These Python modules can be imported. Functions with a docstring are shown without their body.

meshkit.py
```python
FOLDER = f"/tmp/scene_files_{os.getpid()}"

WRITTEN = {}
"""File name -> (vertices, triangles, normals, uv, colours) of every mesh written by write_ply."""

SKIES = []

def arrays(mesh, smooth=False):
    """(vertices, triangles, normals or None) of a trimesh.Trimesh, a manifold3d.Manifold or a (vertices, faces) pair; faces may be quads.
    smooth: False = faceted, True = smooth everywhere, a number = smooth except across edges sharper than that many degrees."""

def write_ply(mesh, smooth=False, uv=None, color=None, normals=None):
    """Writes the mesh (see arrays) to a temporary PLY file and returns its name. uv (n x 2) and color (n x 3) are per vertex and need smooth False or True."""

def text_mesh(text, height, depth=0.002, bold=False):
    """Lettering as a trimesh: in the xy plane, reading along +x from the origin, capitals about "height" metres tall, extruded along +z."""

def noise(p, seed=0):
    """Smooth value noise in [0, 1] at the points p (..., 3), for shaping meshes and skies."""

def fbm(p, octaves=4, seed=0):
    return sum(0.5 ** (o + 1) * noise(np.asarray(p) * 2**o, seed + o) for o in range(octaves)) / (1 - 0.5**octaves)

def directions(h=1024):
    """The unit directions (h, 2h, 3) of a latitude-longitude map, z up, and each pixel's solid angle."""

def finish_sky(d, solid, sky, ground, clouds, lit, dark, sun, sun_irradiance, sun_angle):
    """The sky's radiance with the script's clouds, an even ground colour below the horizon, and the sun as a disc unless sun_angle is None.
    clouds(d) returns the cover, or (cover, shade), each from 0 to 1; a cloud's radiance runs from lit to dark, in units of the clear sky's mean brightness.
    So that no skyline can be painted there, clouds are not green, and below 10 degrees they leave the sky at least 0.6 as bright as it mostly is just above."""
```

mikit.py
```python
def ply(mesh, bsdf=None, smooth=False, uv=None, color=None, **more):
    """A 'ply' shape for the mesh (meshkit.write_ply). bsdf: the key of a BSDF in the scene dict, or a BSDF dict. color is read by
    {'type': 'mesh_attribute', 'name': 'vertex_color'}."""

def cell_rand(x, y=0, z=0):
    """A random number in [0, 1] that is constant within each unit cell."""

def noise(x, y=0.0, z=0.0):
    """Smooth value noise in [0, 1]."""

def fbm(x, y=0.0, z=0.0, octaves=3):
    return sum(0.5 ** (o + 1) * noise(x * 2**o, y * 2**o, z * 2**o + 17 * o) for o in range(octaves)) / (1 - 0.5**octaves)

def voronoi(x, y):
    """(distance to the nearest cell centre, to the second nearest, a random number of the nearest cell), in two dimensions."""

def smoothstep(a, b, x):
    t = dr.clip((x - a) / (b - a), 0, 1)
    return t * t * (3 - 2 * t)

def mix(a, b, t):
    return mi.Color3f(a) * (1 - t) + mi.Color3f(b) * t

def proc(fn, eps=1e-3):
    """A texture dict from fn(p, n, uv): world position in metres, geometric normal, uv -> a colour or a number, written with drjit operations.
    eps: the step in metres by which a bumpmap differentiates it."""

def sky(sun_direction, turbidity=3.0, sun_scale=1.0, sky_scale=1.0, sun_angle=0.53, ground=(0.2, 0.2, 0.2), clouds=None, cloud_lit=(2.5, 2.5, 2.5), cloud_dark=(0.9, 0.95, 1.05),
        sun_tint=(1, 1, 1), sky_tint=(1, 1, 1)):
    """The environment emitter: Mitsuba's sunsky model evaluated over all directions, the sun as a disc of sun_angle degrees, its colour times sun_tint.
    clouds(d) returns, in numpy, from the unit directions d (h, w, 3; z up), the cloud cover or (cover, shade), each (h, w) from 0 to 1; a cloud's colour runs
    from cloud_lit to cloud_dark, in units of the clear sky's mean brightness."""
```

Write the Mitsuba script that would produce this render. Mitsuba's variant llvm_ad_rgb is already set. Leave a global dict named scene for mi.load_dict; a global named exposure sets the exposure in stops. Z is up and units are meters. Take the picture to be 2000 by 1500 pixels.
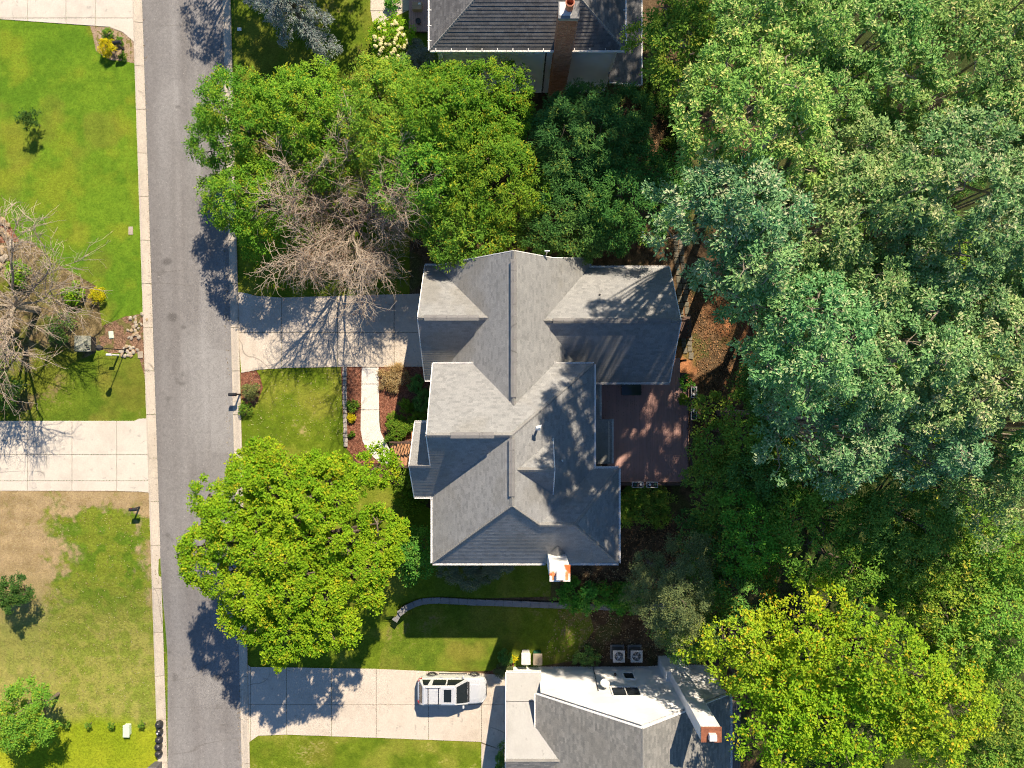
import math
import numpy as np, trimesh, mitsuba as mi, drjit as dr, mikit, meshkit, shapely
from shapely.geometry import Polygon, box as sbox
from mikit import noise, fbm, smoothstep, mix, cell_rand, voronoi
T = mi.ScalarTransform4f
scene, labels, used = {}, {}, set()

# ---------------------------------------------------------------- camera, sky, exposure
CAM, FOC = 48.0, 1368.0          # drone height in metres, focal length in pixels of the 2000 px wide photograph
scene['camera'] = {'type': 'perspective', 'fov': 2 * math.degrees(math.atan(1000 / FOC)), 'fov_axis': 'x', 'near_clip': 0.5, 'far_clip': 3000.0,
                   'to_world': T().look_at(origin=[0, 0, CAM], target=[0, 0, 0], up=[0, 1, 0])}
SUN = np.array([0.375, 0.955, 1.0])
scene['sky'] = mikit.sky(SUN.tolist(), turbidity=2.6, sun_scale=1.0, sky_scale=0.60, sky_tint=(0.86, 0.98, 1.10), sun_tint=(0.925, 0.965, 1.02))
exposure = 2.6

# ---------------------------------------------------------------- naming helpers
def newkey(name, parent=None):
    base = (parent + '__' if parent else '') + name
    k, i = base, 0
    while k in used:
        i += 1
        k = f'{base}_{i:03d}'
    used.add(k)
    return k

def thing(name, label, cat, group=None, kind=None):
    k = newkey(name)
    labels[k] = {'label': label, 'category': cat}
    if group: labels[k]['group'] = group
    if kind: labels[k]['kind'] = kind
    return k

def put(name, mesh, mat, parent=None, smooth=False, kind=None, label=None, uv=None, color=None, cat=None, group=None):
    if hasattr(mesh, 'get'): mesh = mesh.get()
    k = newkey(name, parent)
    scene[k] = mikit.ply(mesh, mat, smooth=smooth, uv=uv, color=color)
    d = {}
    if kind: d['kind'] = kind
    if label: d['label'] = label
    if cat: d['category'] = cat
    if group: d['group'] = group
    if d: labels[k] = d
    return k

def W(px, py, z=0.0):
    """A surveyed point of the photograph (2000 x 1500 pixels) at height z, in metres."""
    return np.array([(px - 1000) / FOC * (CAM - z), (750 - py) / FOC * (CAM - z), z])

# ---------------------------------------------------------------- mesh helpers
class MB:
    def __init__(s): s.v, s.f, s.n = [], [], 0
    def add(s, v, f):
        v = np.asarray(v, float); f = np.asarray(f, int)
        if f.shape[1] == 4: f = np.vstack([f[:, [0, 1, 2]], f[:, [0, 2, 3]]])
        s.v.append(v); s.f.append(f + s.n); s.n += len(v); return s
    def get(s): return np.vstack(s.v), np.vstack(s.f)
    def box(s, c, d, rz=0.0, rx=0.0, ry=0.0):
        q = np.array([[x, y, z] for x in (-.5, .5) for y in (-.5, .5) for z in (-.5, .5)]) * d
        if rx: q = q @ rot(0, rx).T
        if ry: q = q @ rot(1, ry).T
        if rz: q = q @ rot(2, rz).T
        return s.add(q + c, BOXF)
    def beam(s, p, q, w, t, up=(0, 0, 1)):
        p, q = np.asarray(p, float), np.asarray(q, float)
        d = q - p; L = np.linalg.norm(d); d /= L
        a = np.cross(d, up); a /= np.linalg.norm(a) + 1e-9; b = np.cross(a, d)
        v = [o + a * i * w / 2 + b * j * t / 2 for o in (p, q) for i in (-1, 1) for j in (-1, 1)]
        return s.add(v, [[0, 1, 3, 2], [4, 6, 7, 5], [0, 4, 5, 1], [2, 3, 7, 6], [0, 2, 6, 4], [1, 5, 7, 3]])
    def tube(s, pts, r, sides=8, cap=True):
        p = np.asarray(pts, float); r = np.broadcast_to(r, (len(p),))
        t = np.gradient(p, axis=0); t /= np.linalg.norm(t, axis=1, keepdims=True) + 1e-12
        a = np.cross(t, np.where(np.abs(t[:, 2:]) < .9, [0, 0, 1.], [1., 0, 0])); a /= np.linalg.norm(a, axis=1, keepdims=True) + 1e-12
        b = np.cross(t, a); an = np.arange(sides) * 2 * np.pi / sides
        v = p[:, None] + r[:, None, None] * (np.cos(an)[None, :, None] * a[:, None] + np.sin(an)[None, :, None] * b[:, None])
        i, j = np.meshgrid(np.arange(len(p) - 1), np.arange(sides), indexing='ij')
        f = np.stack([i * sides + j, i * sides + (j + 1) % sides, (i + 1) * sides + (j + 1) % sides, (i + 1) * sides + j], -1).reshape(-1, 4)
        s.add(v.reshape(-1, 3), f)
        if cap:
            for e in (0, len(p) - 1):
                k = np.arange(1, sides - 1)
                f = np.stack([k * 0, k + 1, k], 1) if e == 0 else np.stack([k * 0, k, k + 1], 1)
                s.add(v[e], f)
        return s
    def lathe(s, c, prof, n=20, sx=1.0, sy=1.0):
        an = np.arange(n) * 2 * np.pi / n
        v = np.array([[c[0] + r * np.cos(a) * sx, c[1] + r * np.sin(a) * sy, c[2] + z] for r, z in prof for a in an])
        i, j = np.meshgrid(np.arange(len(prof) - 1), np.arange(n), indexing='ij')
        return s.add(v, np.stack([i * n + j, i * n + (j + 1) % n, (i + 1) * n + (j + 1) % n, (i + 1) * n + j], -1).reshape(-1, 4))
    def prism(s, poly, z0, z1):
        m = trimesh.creation.extrude_polygon(poly if isinstance(poly, Polygon) else Polygon(poly), z1 - z0, engine='earcut')
        return s.add(m.vertices + [0, 0, z0], m.faces)
    def hull(s, pts):
        m = trimesh.convex.convex_hull(np.asarray(pts, float)); return s.add(m.vertices, m.faces)

BOXF = [[0, 1, 3, 2], [4, 6, 7, 5], [0, 4, 5, 1], [2, 3, 7, 6], [0, 2, 6, 4], [1, 5, 7, 3]]
def rot(ax, a):
    c, s = math.cos(a), math.sin(a); m = np.eye(3); i, j = [(1, 2), (2, 0), (0, 1)][ax]
    m[i, i] = m[j, j] = c; m[i, j] = -s; m[j, i] = s; return m
def rbox(c, d, r, rz=0.0, n=2):
    """A box with rounded edges."""
    import manifold3d as m3
    d = np.asarray(d, float); r = min(r, d.min() / 2 * .98)
    sp = trimesh.creation.icosphere(subdivisions=n, radius=r)
    pts = np.vstack([sp.vertices + np.array([x, y, z]) * (d / 2 - r) for x in (-1, 1) for y in (-1, 1) for z in (-1, 1)])
    m = trimesh.convex.convex_hull(pts); v = m.vertices @ rot(2, rz).T + c
    return v, m.faces

# ---------------------------------------------------------------- terrain
def sm(a, b, x):
    t = np.clip((x - a) / (b - a), 0, 1); return t * t * (3 - 2 * t)
WALL = np.array([W(*p) for p in [(770, 1214), (779, 1199), (796, 1185), (822, 1175), (852, 1172), (950, 1177), (1090, 1182), (1250, 1188), (1340, 1191)]])
def h(x, y):
    x, y = np.asarray(x, float), np.asarray(y, float)
    wx = sm(-9.4, -7.9, x) * (1 - sm(8.5, 10.5, x))
    yw = np.interp(x, WALL[:, 0], WALL[:, 1])
    south = sm(12, 20, -y) * (1 - wx) + sm(-.3, .3, yw - y) * wx
    return -0.95 * south - 1.5 * sm(7.0, 16.0, x) * (1 - .6 * south)
def WG(px, py, off=0.0):
    """A surveyed point on the terrain."""
    z = 0.0
    for _ in range(6):
        p = W(px, py, z); z = float(h(p[0], p[1])) + off
    return W(px, py, z)
def G(px, py): return WG(px, py)[:2]
XS = np.unique(np.round(np.concatenate([[-900, -400, -200, -120, -80], np.arange(-56, 57, 1.0), [80, 120, 200, 400, 900]]), 3))
YS = np.unique(np.round(np.concatenate([[-900, -400, -200, -120, -80], np.arange(-46, 47, 1.0), np.arange(-16.6, -14.3, .1), [80, 120, 200, 400, 900]]), 3))
def drape(poly, off, skirt=0.0):
    """The polygon (metres) laid on the terrain, 'off' above it, with an optional edge going down."""
    if not isinstance(poly, Polygon): poly = Polygon(poly).buffer(0)
    V, F, n = [], [], 0
    x0, y0, x1, y1 = poly.bounds; pr = shapely.prepared.prep(poly)
    xs = XS[max(np.searchsorted(XS, x0, 'right') - 1, 0):np.searchsorted(XS, x1) + 1]
    ys = YS[max(np.searchsorted(YS, y0, 'right') - 1, 0):np.searchsorted(YS, y1) + 1]
    for a, b in zip(xs[:-1], xs[1:]):
        for c, d in zip(ys[:-1], ys[1:]):
            cell = sbox(a, c, b, d)
            if pr.contains(cell):
                V.append(np.array([[a, c], [b, c], [b, d], [a, d]])); F.append(np.array([[0, 1, 2], [0, 2, 3]]) + n); n += 4
            elif pr.intersects(cell):
                g = poly.intersection(cell)
                for p in getattr(g, 'geoms', [g]):
                    if p.geom_type != 'Polygon' or p.area < 1e-6: continue
                    v, f = trimesh.creation.triangulate_polygon(p, engine='earcut')
                    # face upwards
                    e1, e2 = v[f[:, 1]] - v[f[:, 0]], v[f[:, 2]] - v[f[:, 0]]
                    fl = (e1[:, 0] * e2[:, 1] - e1[:, 1] * e2[:, 0]) < 0
                    f = np.where(fl[:, None], f[:, ::-1], f)
                    V.append(np.asarray(v)[:, :2]); F.append(f + n); n += len(v)
    V = np.vstack(V); F = np.vstack(F)
    z = h(V[:, 0], V[:, 1]) + off
    V = np.column_stack([V, z])
    if skirt:
        for ring in [poly.exterior, *poly.interiors]:
            r = np.array(shapely.segmentize(ring, 1.0).coords)
            t = h(r[:, 0], r[:, 1]) + off
            m = len(r); q = np.vstack([np.column_stack([r, t]), np.column_stack([r, t - skirt])])
            i = np.arange(m - 1); f = np.vstack([np.stack([i, i + m, i + m + 1], 1), np.stack([i, i + m + 1, i + 1], 1)])
            F = np.vstack([F, f + len(V)]); V = np.vstack([V, q])
    return V, F
def gp(pts): return [tuple(G(*p)) for p in pts]

# ---------------------------------------------------------------- materials
def rgb(*c): return {'type': 'rgb', 'value': list(c)}
def diffuse(key, c): scene[key] = {'type': 'twosided', 'bsdf': {'type': 'diffuse', 'reflectance': c if isinstance(c, dict) else rgb(*c)}}
def prin(key, c, rough=.6, **k): scene[key] = {'type': 'twosided', 'bsdf': {'type': 'principled', 'base_color': c if isinstance(c, dict) else rgb(*c), 'roughness': rough, **k}}
P = mikit.proc
def lawn_fn(g1, g2, g3, dry, dryamt, seed=0.0):
    def fn(p, n, uv):
        x, y = p.x + seed, p.y - seed
        a = fbm(x * .35, y * .35, 1.3, 4); b = fbm(x * 2.2, y * 2.2, 4.1, 3); c = noise(x * 9, y * 13, 2.0); d = noise(x * 24, y * 24, 7.)
        col = mix(g1, g2, smoothstep(.3, .7, a * .6 + b * .4))
        col = mix(col, g3, smoothstep(.45, .75, fbm(x * .55 + 3, y * .55, 2., 4)) * .75)
        col = mix(col, (.20, .15, .035), smoothstep(.60, .75, fbm(x * .28 + 30, y * .28, 8., 4)) * .3)
        dr_ = smoothstep(.62 - dryamt * .35, .8 - dryamt * .3, a * .55 + b * .3 + c * .15) * .9
        col = mix(col, dry, dr_ * (1.0 if dryamt > 0 else 0.0))
        return col * (.55 + .26 * c + .36 * d + .2 * b)
    return P(fn)
diffuse('mat_lawn_bright', lawn_fn((.088, .178, .015), (.13, .22, .018), (.195, .235, .022), (.25, .2, .09), 0.0, 3.1))
diffuse('mat_lawn_front', lawn_fn((.095, .15, .012), (.14, .19, .016), (.22, .23, .035), (.3, .25, .1), .10, 17.2))
diffuse('mat_lawn_back', lawn_fn((.085, .14, .014), (.13, .18, .018), (.18, .19, .03), (.2, .15, .07), .22, 31.4))
def dry_lawn(p, n, uv):
    x, y = p.x, p.y
    a = fbm(x * .33, y * .33, 9.3, 4); b = fbm(x * 1.6, y * 1.6, 4.1, 3); c = noise(x * 9, y * 13, 2.0); d = noise(x * 22, y * 22, 7.)
    # lush in the middle of the plot, bare along the edges
    jx, jy = x + (fbm(x * .8, y * .8, 1.7, 3) - .5) * 5., y + (fbm(x * .8, y * .8, 6.7, 3) - .5) * 4.
    edge = smoothstep(-33.5, -28.5, jx) * smoothstep(-24.2, -26.8, jx) * smoothstep(-7.6, -10.2, jy)
    south = smoothstep(-12.5, -17.5, y + (a - .5) * 3.)
    green = mix((.10, .17, .016), (.17, .21, .025), smoothstep(.35, .65, b))
    tan = mix((.40, .30, .17), (.27, .2, .10), smoothstep(.35, .7, b * .5 + c * .5))
    yel = mix((.21, .245, .04), (.30, .29, .075), smoothstep(.35, .65, b))
    e = fbm(x * 5, y * 5, 2., 3)
    g = smoothstep(.38, .64, edge * .55 + a * .40 + b * .34 + e * .28 - .20)
    col = mix(mix(tan, green, g), mix(yel, green, smoothstep(.5, .7, a * .5 + b * .5) * .45), south * .85)
    col = col * (.88 + .05 * dr.sin(y * 5.6 + dr.sin(x * .4)) * smoothstep(.35, .6, noise(x * .2, y * .4, 3.)))
    lush = smoothstep(-23.2, -24.2, y + (a - .5) * 2.5)
    col = mix(col, mix((.17, .23, .012), (.27, .3, .02), smoothstep(.3, .7, a)), lush)
    return col * (.58 + .42 * c + .45 * d)
diffuse('mat_lawn_dry', P(dry_lawn))
def soil(p, n, uv):
    x, y = p.x, p.y
    a = fbm(x * .5, y * .5, 2.3, 4); b = fbm(x * 3, y * 3, 4.1, 3); c = noise(x * 15, y * 15, 2.0); d = noise(x * 40, y * 40, 1.)
    col = mix((.075, .05, .03), (.125, .085, .05), smoothstep(.35, .65, b))
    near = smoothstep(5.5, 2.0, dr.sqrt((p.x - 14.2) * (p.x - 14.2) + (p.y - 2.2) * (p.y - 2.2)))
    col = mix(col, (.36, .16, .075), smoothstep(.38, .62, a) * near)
    col = mix(col, (.085, .10, .03), smoothstep(.54, .66, fbm(x * .7 + 9, y * .7, 3.3, 3)) * .7)
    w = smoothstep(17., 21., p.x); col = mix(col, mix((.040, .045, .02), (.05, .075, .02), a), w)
    out = dr.maximum(smoothstep(-11., -13., x), dr.maximum(smoothstep(27., 30., y), smoothstep(-29., -32., y)))
    col = mix(col, mix((.085, .155, .016), (.14, .19, .022), smoothstep(.35, .65, a)), out)
    return col * (.45 + .55 * c + .5 * d)
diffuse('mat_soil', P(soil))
def olive_bed(p, n, uv):
    x, y = p.x, p.y
    a = fbm(x * .6, y * .6, 2.3, 4); b = fbm(x * 3, y * 3, 4.1, 3); c = noise(x * 14, y * 14, 2.0)
    col = mix((.13, .10, .05), (.22, .17, .09), smoothstep(.35, .65, b)); col = mix(col, (.13, .155, .02), smoothstep(.42, .58, a))
    return col * (.5 + .8 * c)
diffuse('mat_olive_bed', P(olive_bed))
def mulch(p, n, uv):
    c = noise(p.x * 22, p.y * 22, 2.0); d = noise(p.x * 9, p.y * 9, 5.); b = fbm(p.x * 1.1, p.y * 1.1, 3., 3)
    col = mix((.135, .055, .036), (.26, .115, .075), smoothstep(.3, .8, c)); col = mix(col, (.40, .24, .16), smoothstep(.78, .95, noise(p.x * 31, p.y * 31, 9.)))
    return col * (.6 + .5 * d + .3 * b)
diffuse('mat_mulch', P(mulch))
def tan_bed(p, n, uv):
    c = noise(p.x * 22, p.y * 22, 2.0); d = noise(p.x * 8, p.y * 8, 5.)
    return mix(mix((.24, .17, .115), (.42, .32, .23), c), (.16, .14, .05), smoothstep(.62, .75, d)) * (.75 + .4 * d)
diffuse('mat_tan_bed', P(tan_bed))
def brown_bed(p, n, uv):
    c = noise(p.x * 18, p.y * 18, 2.0); d = fbm(p.x * 1.6, p.y * 1.6, 5., 3)
    return mix(mix((.14, .085, .055), (.27, .165, .11), c), (.13, .13, .04), smoothstep(.5, .65, d) * .8) * (.7 + .5 * c)
diffuse('mat_brown_bed', P(brown_bed))
def asphalt(p, n, uv):
    x, y = p.x, p.y
    a = fbm(x * .25, y * .1, 2.3, 4); b = fbm(x * 1.3, y * .5, 4.1, 4); c = noise(x * 30, y * 30, 2.0); d = noise(x * 9, y * 9, 1.)
    lane = fbm(x * 1.6 + 40, y * .06, 8., 3)
    col = mix((.175, .166, .163), (.228, .221, .219), smoothstep(.3, .7, a * .45 + b * .25 + lane * .3))
    col = mix(col, (.262, .255, .252), smoothstep(.5, .75, fbm(x * .3 + 7, y * .16, 5., 3)) * .5)
    st = smoothstep(.66, .8, noise(x * .9 + 3.3, y * .8 + 1.7, 0.)) * smoothstep(.45, .8, noise(x * 3.1, y * 3.1, 4.)) * smoothstep(.55, .7, noise(x * .25, y * .25, 9.))
    col = mix(col, (.11, .105, .10), st * .6)
    for sx_, sy_, sr_ in ((-23.6, 8.4, .42), (-23.3, 4.6, .40), (-22.45, 3.9, .25), (-21.2, -12.0, .35), (-20.6, -20.5, .45), (-22.9, 19.0, .3)):
        d2 = dr.sqrt((x - sx_) * (x - sx_) + (y - sy_) * (y - sy_) * 1.6) + (b - .5) * .5
        col = mix(col, (.085, .08, .078), smoothstep(sr_, sr_ * .3, d2) * .6)
    fan = smoothstep(1.7, .6, dr.abs(x + 21.4 + y * .03 + (a - .5) * 2.)) * smoothstep(4.6, 2., y) * smoothstep(-7., -2., y)
    col = mix(col, (.275, .27, .268), fan * .55)
    crack = smoothstep(.012, .002, dr.abs(noise(x * .12 + 5, y * .55, 7.) - .5)) * smoothstep(.55, .65, noise(x * .3, y * .3, 3.))
    col = mix(col, (.15, .14, .13), crack * .5)
    track = dr.abs(dr.abs(dr.abs(x + 20.3 + y * .0285) - 1.45) - .72)
    col = col * (1. + .09 * smoothstep(.35, .0, track) * b * 2.)
    patch = smoothstep(.02, .0, dr.maximum(dr.abs(x + 19.6 + y * .028) - 1.1, dr.abs(y + 3.2 + .1 * x) - 3.6 + .15 * noise(x, y, 1.)))
    col = mix(col, (.295, .288, .284), patch * .45)
    col = mix(col, (.5, .48, .42), smoothstep(.94, .98, noise(x * 17, y * 17, 11.)) * .5)
    return col * (.76 + .32 * c + .18 * d)
diffuse('mat_asphalt', P(asphalt))
def concrete_fn(base, dark, k=0.0, grain=.12):
    def fn(p, n, uv):
        x, y = p.x + k, p.y
        a = fbm(x * .4, y * .4, 2.3, 4); b = fbm(x * 2.3, y * 2.3, 4.1, 3); c = noise(x * 26, y * 26, 2.0)
        col = mix(base, dark, smoothstep(.42, .74, a * .6 + b * .4) * .6)
        cr = smoothstep(.010, .002, dr.abs(noise(x * .45 + 3, y * .4, 9.) - .5)) * smoothstep(.58, .66, noise(x * .21, y * .21, 1.))
        col = mix(col, [v * .45 for v in dark], cr * .6)
        spot = smoothstep(.86, .93, noise(x * 3.1, y * 3.1, 5.)) * smoothstep(.4, .7, noise(x * 11, y * 11, 3.))
        col = mix(col, [v * .55 for v in base], spot * .5)
        return col * (1 - grain + 2 * grain * c * .6 + .04)
    return P(fn)
diffuse('mat_concrete', concrete_fn((.57, .52, .455), (.46, .42, .365)))
diffuse('mat_concrete_white', concrete_fn((.66, .63, .58), (.56, .53, .48), 5.))
diffuse('mat_concrete_tan', concrete_fn((.56, .495, .42), (.43, .365, .295), 9., .16))
diffuse('mat_kerb', concrete_fn((.52, .46, .385), (.38, .33, .27), 21., .24))
diffuse('mat_grey_block', concrete_fn((.25, .25, .25), (.17, .17, .17), 2., .2))
diffuse('mat_paver', concrete_fn((.20, .18, .14), (.11, .11, .08), 7., .25))
diffuse('mat_edging_stone', concrete_fn((.42, .38, .34), (.30, .25, .22), 3., .2))
diffuse('mat_rock_tan', concrete_fn((.38, .29, .19), (.30, .20, .11), 13., .25))
diffuse('mat_rock_pale', concrete_fn((.42, .37, .30), (.33, .26, .18), 15., .25))
SH = .145
def shingle_fn(a, b, c, stain, row=SH, tab=.34):
    def fn(p, n, uv):
        r = dr.floor(uv.y / row + .002); u = uv.x / tab + cell_rand(r, 3.) * 7
        q = cell_rand(dr.floor(u), r, 1.); q2 = cell_rand(dr.floor(u * .5 + 3.3), r, 5.)
        col = mix(a, b, q); col = mix(col, c, smoothstep(.75, .85, cell_rand(dr.floor(u * 1.5 + 3.3), r, 5.)) * .5)
        s = fbm(p.x * .5, p.y * .5, p.z * .5, 4); w = fbm(uv.x * 1.7, uv.y * .35, 3., 3)
        col = mix(col, stain, smoothstep(.5, .72, s) * .5)
        g = noise(uv.x * 45, uv.y * 45, 1.)
        edge = smoothstep(.0, .05, u - dr.floor(u))
        return col * (.76 + .26 * g + .14 * (w - .3)) * (.82 + .18 * edge)
    return P(fn)
prin('mat_shingle', shingle_fn((.255, .258, .258), (.312, .313, .31), (.198, .20, .20), (.215, .205, .182)), .85, specular=.25)
prin('mat_shingle_dark', shingle_fn((.10, .10, .105), (.155, .155, .16), (.075, .075, .08), (.10, .09, .08)), .8, specular=.3)
prin('mat_shingle_light', shingle_fn((.19, .19, .18), (.30, .29, .27), (.15, .15, .145), (.22, .21, .19)), .85, specular=.25)
prin('mat_membrane', concrete_fn((.34, .338, .33), (.27, .266, .255), 31., .10), .75)
prin('mat_cap', concrete_fn((.24, .235, .225), (.18, .175, .165), 6., .2), .85)
prin('mat_vent', concrete_fn((.20, .195, .19), (.155, .15, .145), 8., .12), .8)
prin('mat_white_trim', concrete_fn((.78, .77, .75), (.62, .60, .57), 4., .05), .4)
def wall_fn(a, b):
    def fn(p, n, uv): return mix(a, b, smoothstep(.4, .75, fbm((p.x + p.y) * .7, p.z * .7, 3., 4))) * (.97 + .06 * noise(p.x * 6 + p.y * 6, p.z * 30, 1.))
    return P(fn)
prin('mat_white_wall', wall_fn((.74, .735, .725), (.64, .635, .615)), .5)
prin('mat_skylit_wall', wall_fn((.78, .82, .86), (.70, .73, .75)), .6)  # white siding; the blue of sky light in shade is put into the colour
prin('mat_beige_wall', (.50, .46, .39), .7)
def brick_fn(p, n, uv):
    r = dr.floor(p.z / .0762 + .01); u = (p.x + p.y) / .215 + .5 * (r - 2 * dr.floor(r / 2))
    q = cell_rand(dr.floor(u), r, 1.)
    return mix((.42, .17, .105), (.58, .29, .19), q) * (.75 + .4 * noise(p.x * 40, p.y * 40, p.z * 40))
diffuse('mat_brick', P(brick_fn)); diffuse('mat_mortar', (.42, .37, .32))
def boards_fn(base, dark, along):
    def fn(p, n, uv):
        a, b = (p.y, p.x) if along == 'y' else (p.x, p.y)
        q = cell_rand(dr.floor(b / .155), 3.); g = fbm(a * .8, b * 24, q * 9, 3); s = fbm(p.x * 1.1, p.y * 1.1, 3., 3)
        return mix(base, dark, smoothstep(.3, .75, g * .5 + q * .3 + s * .2)) * (.82 + .3 * q)
    return P(fn)
prin('mat_deck', boards_fn((.50, .30, .26), (.37, .21, .18), 'y'), .7)
prin('mat_wood_dark', boards_fn((.13, .075, .055), (.08, .05, .04), 'y'), .75)
prin('mat_wood_grey', boards_fn((.16, .145, .13), (.09, .085, .08), 'y'), .8)
prin('mat_step_wood', boards_fn((.52, .28, .14), (.40, .20, .10), 'y'), .65)
def bark_fn(a, b):
    def fn(p, n, uv): return mix(a, b, fbm(p.x * 9, p.y * 9, p.z * 2.5, 3)) * (.8 + .4 * noise(p.x * 40, p.y * 40, p.z * 12))
    return P(fn)
diffuse('mat_bark', bark_fn((.10, .08, .06), (.22, .18, .14))); diffuse('mat_bark_pale', bark_fn((.22, .18, .14), (.41, .35, .28)))
diffuse('mat_twig', bark_fn((.34, .27, .205), (.50, .42, .34)))
VC = {'type': 'mesh_attribute', 'name': 'vertex_color'}
scene['mat_leaf'] = {'type': 'principledthin', 'base_color': VC, 'roughness': .55, 'diff_trans': .75, 'eta': 1.35}
scene['mat_leaf_gloss'] = {'type': 'principledthin', 'base_color': VC, 'roughness': .32, 'diff_trans': .5, 'eta': 1.5}
diffuse('mat_litter', VC); diffuse('mat_flower', (.58, .54, .27))
prin('mat_black', (.02, .02, .022), .45); prin('mat_black_matt', (.03, .03, .032), .75)
prin('mat_bag', (.025, .025, .027), .35, specular=.6)
prin('mat_paint', (.62, .635, .65), .24, metallic=.3, clearcoat=.8, clearcoat_gloss=.9)
prin('mat_car_glass', (.012, .016, .018), .06, specular=.7); prin('mat_tyre', (.025, .025, .026), .8)
prin('mat_alloy', (.55, .55, .56), .3, metallic=.8); prin('mat_red_lamp', (.45, .02, .02), .2); prin('mat_clear_lamp', (.6, .62, .65), .15)
prin('mat_grey_plastic', (.10, .10, .105), .5)
prin('mat_bin_grey', (.62, .61, .59), .5); prin('mat_bin_green', (.02, .10, .06), .45); prin('mat_bin_tan', (.27, .22, .16), .6)
prin('mat_unit_metal', (.60, .60, .60), .45, metallic=.2); prin('mat_dark_void', (.01, .012, .016), .6); prin('mat_fan', (.16, .18, .22), .4)
prin('mat_box_green', (.50, .58, .47), .6)
def lid(p, n, uv): return mix((.13, .15, .11), (.34, .34, .27), smoothstep(.35, .65, fbm(p.x * 3.5, p.y * 3.5, 1., 4))) * (.7 + .5 * noise(p.x * 22, p.y * 22, 2.))
diffuse('mat_mossy', P(lid))
def rustcap(p, n, uv): return mix((.70, .66, .6), (.60, .13, .03), smoothstep(.42, .58, fbm(p.x * 2.6 + 7, p.y * 2.6, 3.4, 3)))
prin('mat_rust_cap', P(rustcap), .55)
prin('mat_rust', P(lambda p, n, uv: mix((.16, .055, .03), (.33, .12, .06), fbm(p.x * 7, p.y * 7, 1., 3))), .8)
prin('mat_rust_orange', P(lambda p, n, uv: mix((.62, .16, .04), (.72, .34, .16), fbm(p.x * 5, p.y * 5, 1., 3))), .7)
prin('mat_terracotta', (.45, .17, .10), .7); prin('mat_cardboard', (.40, .27, .17), .8); prin('mat_paper', (.75, .75, .74), .7)
prin('mat_galv', (.55, .56, .57), .45, metallic=.5)
prin('mat_win_glass', (.02, .025, .03), .08, specular=.6)
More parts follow.
